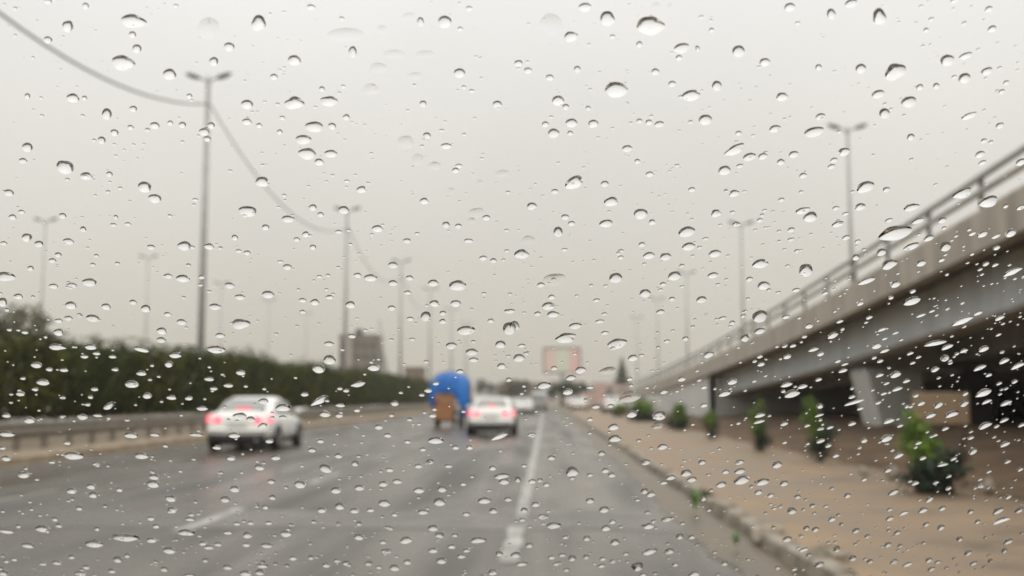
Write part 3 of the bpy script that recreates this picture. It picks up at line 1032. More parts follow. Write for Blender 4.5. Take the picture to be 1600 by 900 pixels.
# oncoming cars seen under the hedge
for i, (px, Y) in enumerate([(46, 46), (128, 52.5), (452, 93), (497, 106), (545, 124), (590, 150)]):
    c = copy_tree(base)
    p = at(px, 640, Y)
    lab = ['pale car under the hedge at the far left edge', 'pale car under the hedge, second from the left edge', 'pale car under the hedge just right of the nearest sedan',
           'pale car under the hedge, below the grey block', 'pale car under the hedge, right of the grey block', 'pale car under the hedge, nearest to the blue tarpaulin'][i]
    place(c, (-23.5, Y, 0), math.pi, lab, 'car', 'cars on the far carriageway')

for i, (px, Y, lab) in enumerate([(905, 118, 'pale parked car beyond the low shrubs, left of the pink banner'), (958, 96, 'pale parked car between the far shrubs and retaining wall'), (870, 150, 'tiny pale parked car under the billboard')]):
    c = copy_tree(base)
    p = at(px, 640, Y)
    place(c, (max(p.x, 3.6), Y, .14), R(3 * i - 4), lab, 'car', 'cars parked on the far pavement')

# far van
def van(px, Y, label):
    p = at(px, 640, Y)
    t = empty('delivery_van', (p.x, Y, 0)); tag(t, label, 'van', 'far traffic')
    st = [(-2.4, .85, .35, 2.1), (-2.3, .92, .3, 2.2), (.9, .93, .3, 2.2), (1.5, .92, .3, 1.95), (2.2, .90, .3, 1.15), (2.5, .8, .35, .85)]
    secs = []
    for y, w_, zb, zt in st:
        secs.append([(-w_ * .9, y, zb), (w_ * .9, y, zb), (w_, y, zb + .3), (w_ * .97, y, zt - .25), (w_ * .8, y, zt), (-w_ * .8, y, zt), (-w_ * .97, y, zt - .25), (-w_, y, zb + .3)])
    loft(secs, M['silver_car'], 'body', t, 1)
    box('rear_window', (0, -2.41, 1.55), (1.3, .03, .5), M['auto_glass'], t)
    for s in (-1, 1):
        box('tail_light', (s * .8, -2.41, 1.0), (.12, .04, .35), M['tail_dim'], t)
        for y in (-1.5, 1.6):
            bm = bmesh.new()
            bmesh.ops.create_cone(bm, cap_ends=True, segments=18, radius1=.34, radius2=.34, depth=.22, matrix=Matrix.Translation((s * .82, y, .34)) @ Matrix.Rotation(R(90), 4, 'Y'))
            bm_obj('wheel', bm, M['rubber'], t)
    return t


van(842, 118, 'pale silver van far ahead in the right lane')


# cargo tricycle with blue tarpaulin
def tricycle():
    p = ground(700, 668)
    t = empty('cargo_tricycle', (p.x, p.y + .4, 0))
    tag(t, 'cargo tricycle under a bulging blue tarpaulin, cartons at its tail', 'tricycle')
    box('cargo_bed', (0, .95, .72), (1.35, 2.1, .12), M['frame_paint'], t, .02)
    for s in (-1, 1):
        box('side_panel', (s * .69, .95, .95), (.04, 2.1, .42), M['frame_paint'], t, .01)
        wob = empty('wheel', (s * .58, .35, .34)); wob.parent = t
        bm = bmesh.new()
        bmesh.ops.create_cone(bm, cap_ends=True, segments=20, radius1=.34, radius2=.34, depth=.26, matrix=Matrix.Rotation(R(90), 4, 'Y'))
        o = bm_obj('tyre', bm, M['rubber'], wob); bevel(o, .04)
        bm = bmesh.new()
        bmesh.ops.create_cone(bm, cap_ends=True, segments=14, radius1=.17, radius2=.17, depth=.23, matrix=Matrix.Rotation(R(90), 4, 'Y'))
        bm_obj('rim', bm, M['rim'], wob)
    tube('axle', [(-.56, .45, .31), (.56, .45, .31)], .05, M['black'], t)
    tube('fork', [(0, 2.7, .95), (0, 3.0, .3)], .05, M['black'], t)
    bm = bmesh.new()
    bmesh.ops.create_cone(bm, cap_ends=True, segments=20, radius1=.3, radius2=.3, depth=.13, matrix=Matrix.Translation((0, 3.0, .3)) @ Matrix.Rotation(R(90), 4, 'Y'))
    bm_obj('wheel', bm, M['rubber'], t)
    tube('handlebar', [(-.4, 2.5, 1.1), (0, 2.65, 1.05), (.4, 2.5, 1.1)], .03, M['black'], t)
    box('saddle', (0, 2.2, .82), (.35, .6, .14), M['black'], t, .05)
    tube('frame_tube', [(0, 1.9, .6), (0, 2.7, .8)], .06, M['frame_paint'], t)
    # tarpaulin: a shell over the load, open at the rear left
    vs, fs = [], []
    NU, NV = 30, 14
    for j in range(NV + 1):
        v = j / NV
        y = -.12 + v * 2.25
        k = 1 - .25 * abs(2 * v - 1) ** 3
        for i in range(NU + 1):
            u = -1 + 2 * i / NU
            au = abs(u)
            if au < .62:                                   # domed top
                a = u / .62 * R(90)
                x = .95 * k * math.copysign(abs(math.sin(a)) ** .8, a); z = 1.75 + .88 * k * max(0, math.cos(a)) ** .62
            else:                                          # skirts hanging down the sides
                q = (au - .62) / .38
                x = math.copysign(.95 * k - .10 * q * q, u); z = 1.75 - q * (1.25 if u > 0 else .85)
            nn = mnoise.noise(Vector((u * 3, v * 3, 2)))
            fold = .05 * math.sin(u * 17 + v * 3) * max(0, abs(u) - .35)
            n5 = mnoise.noise(Vector((u * 7, v * 6, 8)))
            x += .12 * nn + .05 * n5 + fold * 1.6; z += .13 * nn + .07 * n5
            vs.append((x, y + .05 * mnoise.noise(Vector((u * 5, 3, v))), z))
    for j in range(NV):
        for i in range(NU):
            a = j * (NU + 1) + i
            fs.append((a, a + 1, a + NU + 2, a + NU + 1))
    o = pyd('tarpaulin', vs, fs, M['tarp'], t, True)
    m_ = o.modifiers.new('solid', 'SOLIDIFY'); m_.thickness = .03
    # rear flap of the tarpaulin
    vs, fs = [], []
    for j in range(9):
        q = j / 8
        for i in range(13):
            u = -1 + 2 * i / 12
            top = 1.72 + .84 * max(0, 1 - abs(u * .98) ** 2.6) ** .5 + .08 * mnoise.noise(Vector((u * 3, 0, 2)))
            low = (1.62 if u > -.62 else 1.62 - (-.62 - u) * 1.6) if u < .25 else 1.62 - min(.8, (u - .25) * 1.9)
            vs.append((u * .95, -.14 - .06 * math.sin(q * 3) + .03 * math.sin(u * 9), top + (low - top) * q))
    for j in range(8):
        for i in range(12):
            a = j * 13 + i
            fs.append((a, a + 1, a + 14, a + 13))
    o = pyd('rear_flap', vs, fs, M['tarp'], t, True)
    m_ = o.modifiers.new('solid', 'SOLIDIFY'); m_.thickness = .02
    for yy in (.35, 1.05, 1.7):
        tube('rope', [(.99 * math.sin(a_), yy, 1.72 + (.99 * max(0, math.cos(a_)) ** .62 if abs(a_) < 1.56 else -.7)) for a_ in [R(q_) for q_ in (-92, -80, -60, -40, -20, 0, 20, 40, 60, 80, 92)]], .015, M['black'], t, 5)
    tube('support_bow', [(-.69, 1.9, 1.0), (-.69, 1.9, 2.0), (0, 1.9, 2.35), (.69, 1.9, 2.0), (.69, 1.9, 1.0)], .025, M['black'], t, 6)
    loc = Vector(t.location)
    for (c, s, m_, lab) in [((-.18, .12, 1.0), (.9, .5, .42), 'carton2', 'dark brown carton in the middle of the tricycle tail'),
                            ((-.18, .10, 1.44), (.98, .5, .40), 'carton', 'light brown carton at the top of the tricycle tail'),
                            ((-.26, -.16, .66), (.98, .34, .60), 'carton', 'tan carton hanging low at the tricycle tail')]:
        bx = box('carton', (0, 0, 0), s, M[m_], None, .015)
        bx.location = loc + Vector(c)
        bx.rotation_euler = (0, .05, .04)
        tag(bx, lab, 'carton', 'cartons on the cargo tricycle')


tricycle()

# ------------------------------------------------------------------ tan board behind the largest shrub
c = at(1470, 638, 19.5)
t = empty('notice_board', (c.x, 19.5, soil_z(c.x, 19.5)))
tag(t, 'blank tan board on two legs behind the largest shrub', 'board')
zc = c.z - t.location.z
box('panel', (0, 0, zc), (.98, .05, .56), M['sign_tan'], t, .012)
for s in (-1, 1):
    box('leg', (s * .38, .06, (zc + .2) / 2 - .1), (.07, .06, zc + .3), M['wood'], t)
box('batten', (0, .045, zc + .18), (.9, .03, .07), M['wood'], t)
# white cabinet near the abutment
c = at(1021, 632, 62)
t = empty('roadside_cabinet', (c.x, 62, .15))
tag(t, 'small white roadside cabinet left of the pale abutment wall', 'cabinet')
box('body', (0, 0, .72), (.95, .6, 1.35), M['white_box'], t, .03)
box('plinth', (0, 0, .02), (1.05, .7, .12), M['shade_dark'], t)
box('door', (0, -.31, .75), (.82, .02, 1.15), M['white_box'], t, .01)
box('cap', (0, 0, 1.42), (1.05, .7, .06), M['white_box'], t)


# ------------------------------------------------------------------ far buildings, billboard, mast
def building(name, px0, px1, ptop, Y, depth, material, label, cols, rows, extra=None, base=0.0):
    a, c = at(px0, 600, Y), at(px1, 600, Y)
    top = at(px0, ptop, Y).z
    t = empty(name, ((a.x + c.x) / 2, Y, base))
    tag(t, label, 'building')
    W_ = c.x - a.x; h = top - base
    box('wall', (0, depth / 2, h / 2), (W_, depth, h), M[material], t)
    box('parapet', (0, depth / 2, h + .2), (W_ + .3, depth + .3, .4), M[material], t)
    for i in range(cols):
        for j in range(rows):
            x = -W_ / 2 + W_ * (i + .5) / cols; z = 1.6 + (h - 2.2) * (j + .5) / rows
            wn = box('window', (x, -.02, z), (W_ / cols * .5, .08, (h - 2.2) / rows * .5), M['win_dark'], t)
            box('sill', (x, -.06, z - (h - 2.2) / rows * .28), (W_ / cols * .58, .14, .08), M['bld_pale'], wn)
    if extra: extra(t, W_, h, depth)
    return t


def block_extra(t, W_, h, d):
    box('stair_bay', (-W_ * .25, -.25, h / 2), (W_ * .17, .5, h), M['bld_pale'], t)
    tube('roof_tank', [(-W_ * .08, d / 2, h + .4), (-W_ * .08, d / 2, h + 1.7)], [.75, .75], M['shade_dark'], t, 12)


building('apartment_block', 529, 588, 526, 205, 9, 'bld_grey', 'plain grey-brown block with pale stair bay and roof tank above the hedge', 5, 5, block_extra)
building('small_house', 632, 659, 577, 190, 6, 'bld_brown', 'small brown building between grey block and blue tarpaulin', 2, 2)
building('shop_row', 778, 848, 600, 300, 10, 'bld_brown', 'low brown building in the distance left of the billboard', 5, 2)
building('shop_row', 858, 915, 597, 380, 10, 'bld_pale', 'pale low building in the distance behind the billboard tree', 4, 2)
building('shop_row', 925, 985, 600, 350, 10, 'bld_pink', 'low pinkish building in the distance right of the billboard', 5, 2)

c = at(878, 563, 172)
t = empty('billboard', (c.x, 172, .1))
tag(t, 'large pink and pale green billboard on a pole far ahead', 'billboard')
zc = c.z - .1
box('panel', (0, 0, zc), (5.6, .3, 3.7), M['billboard'], t)
for z in (-1.95, 1.95): box('frame_rail', (0, 0, zc + z), (5.9, .4, .18), M['lamp_dark'], t)
for x in (-2.9, 2.9): box('frame_rail', (x, 0, zc), (.18, .4, 3.72), M['lamp_dark'], t)
tube('pole', [(0, .3, 0), (0, .3, zc + 1.5)], .28, M['post_paint'], t, 10)

for px, Y, w_, h, lab in ((938, 140, 1.5, 2.9, 'tall pinkish roadside banner beyond the shrubs'), (922, 155, 2.6, 1.7, 'low wide pink hoarding left of the tall banner')):
    c = at(px, 600, Y)
    t = empty('roadside_banner', (c.x, Y, .1)); tag(t, lab, 'banner', 'pink banners by the far pavement')
    box('panel', (0, 0, .5 + h / 2), (w_, .06, h), M['bld_pink'], t)
    for s in (-1, 1): tube('pole', [(s * w_ * .5, 0, 0), (s * w_ * .5, 0, h + .6)], .05, M['post_paint'], t, 6)

a, c = at(613, 590, 150), at(593, 500, 150)
o = tube('leaning_mast', [(a.x, 150, .0), (c.x, 150, c.z)], [.24, .17], M['post_paint'], None, 8)
tag(o, 'thin mast leaning left, right of the grey block', 'mast')

# ------------------------------------------------------------------ air
hz = box('haze', (0, 900, 8.3), (3200, 3400, 19.0), None)
hz.location = (0, 0, 0)
m = bpy.data.materials.new('damp_haze'); m.use_nodes = True; nt = m.node_tree; nt.nodes.clear()
o_ = nt.nodes.new('ShaderNodeOutputMaterial'); v_ = nt.nodes.new('ShaderNodeVolumePrincipled')
v_.inputs['Color'].default_value = (.97, .94, .89, 1)
v_.inputs['Density'].default_value = 0.00065
v_.inputs['Anisotropy'].default_value = 0.25
nt.links.new(v_.outputs[0], o_.inputs['Volume'])
hz.data.materials.append(m)
hz['kind'] = 'stuff'

# ------------------------------------------------------------------ the car the picture is taken from: windscreen and front end
ALPHA = R(40)
P0 = CAMPOS + ray(800, 450).normalized() * .30
WN = Vector((0, math.sin(ALPHA), math.cos(ALPHA)))       # outer normal
WV = Vector((0, -math.cos(ALPHA), math.sin(ALPHA)))      # up the slope
WU = Vector((1, 0, 0))
own = empty('passenger_car', (.25, .9, 0))
tag(own, 'car the view is taken from, its clear windscreen spotted with rain', 'car')


def wpt(u, v, n=0.0):
    return P0 + WU * u + WV * v + WN * n


def rrect(u0, u1, v0, v1, r, k=6):
    pts = []
    for cx, cy, a0 in ((u1 - r, v1 - r, 0), (u0 + r, v1 - r, 90), (u0 + r, v0 + r, 180), (u1 - r, v0 + r, 270)):
        for i in range(k + 1):
            a = R(a0 + 90 * i / k)
            pts.append((cx + r * math.cos(a), cy + r * math.sin(a)))
    return pts


U0, U1, V0, V1 = -.55, .98, -.70, .30
outl = rrect(U0, U1, V0, V1, .08)
n = len(outl)
vs = [wpt(u, v, 0) for u, v in outl] + [wpt(u, v, -.005) for u, v in outl]
fs = [tuple(range(n)), tuple(range(2 * n - 1, n - 1, -1))] + [(i, i + n, (i + 1) % n + n, (i + 1) % n) for i in range(n)]
ws = under(pyd('windscreen', vs, fs, M['glass']), own)
inn = rrect(U0 + .07, U1 - .07, V0 + .11, V1 - .06, .06)
vs = [wpt(u, v, -.0062) for u, v in outl] + [wpt(u, v, -.0062) for u, v in inn] + [wpt(u, v, -.0075) for u, v in outl] + [wpt(u, v, -.0075) for u, v in inn]
fs = []
for i in range(n):
    j = (i + 1) % n
    fs += [(i, j, n + j, n + i), (2 * n + i, 3 * n + i, 3 * n + j, 2 * n + j), (n + i, n + j, 3 * n + j, 3 * n + i), (i, 2 * n + i, 2 * n + j, j)]
fr = pyd('black_border', vs, fs, M['black'])
fr.parent = ws
fr.matrix_parent_inverse = Matrix.Translation(-Vector(own.location))
ws_low = wpt(0, V0)
# bonnet
vs, fs = [], []
NB, NW = 12, 14
for j in range(NB + 1):
    q = j / NB
    y = ws_low.y + .10 + q * 1.12
    z = ws_low.z - .04 - .05 * q - .17 * q ** 3
    for i in range(NW + 1):
        u = -1 + 2 * i / NW
        vs.append((.215 + u * (.76 - .07 * q), y - .06 * u * u * q, z - .05 * abs(u) ** 3))
for j in range(NB):
    for i in range(NW):
        a = j * (NW + 1) + i
        fs.append((a, a + 1, a + NW + 2, a + NW + 1))
bo = under(pyd('bonnet', vs, fs, M['black_car'], None, True), own)
s_ = bo.modifiers.new('solid', 'SOLIDIFY'); s_.thickness = .03; s_.offset = -1
o = under(box('cowl', (.215, ws_low.y + .04, ws_low.z - .07), (1.4, .14, .05), M['black'], None, .015), own)
o = under(box('dashboard', (.215, ws_low.y - .28, ws_low.z - .10), (1.42, .5, .16), M['black'], None, .05), own)
for s, u in ((1, -.35), (1, .3)):
    a = wpt(u, V0 - .02, .015); c = wpt(u + .52, V0 + .05, .012)
    wi = under(tube('wiper', [a, a.lerp(c, .5) + WN * .008, c], [.010, .008, .005], M['black'], None, 6), own)
for u in (U0 - .045, U1 + .045):
    under(tube('roof_pillar', [wpt(u, V0 - .05, -.02), wpt(u * .98 + .004, V1 + .03, -.02)], [.05, .045], M['black_car'], None, 10), own)

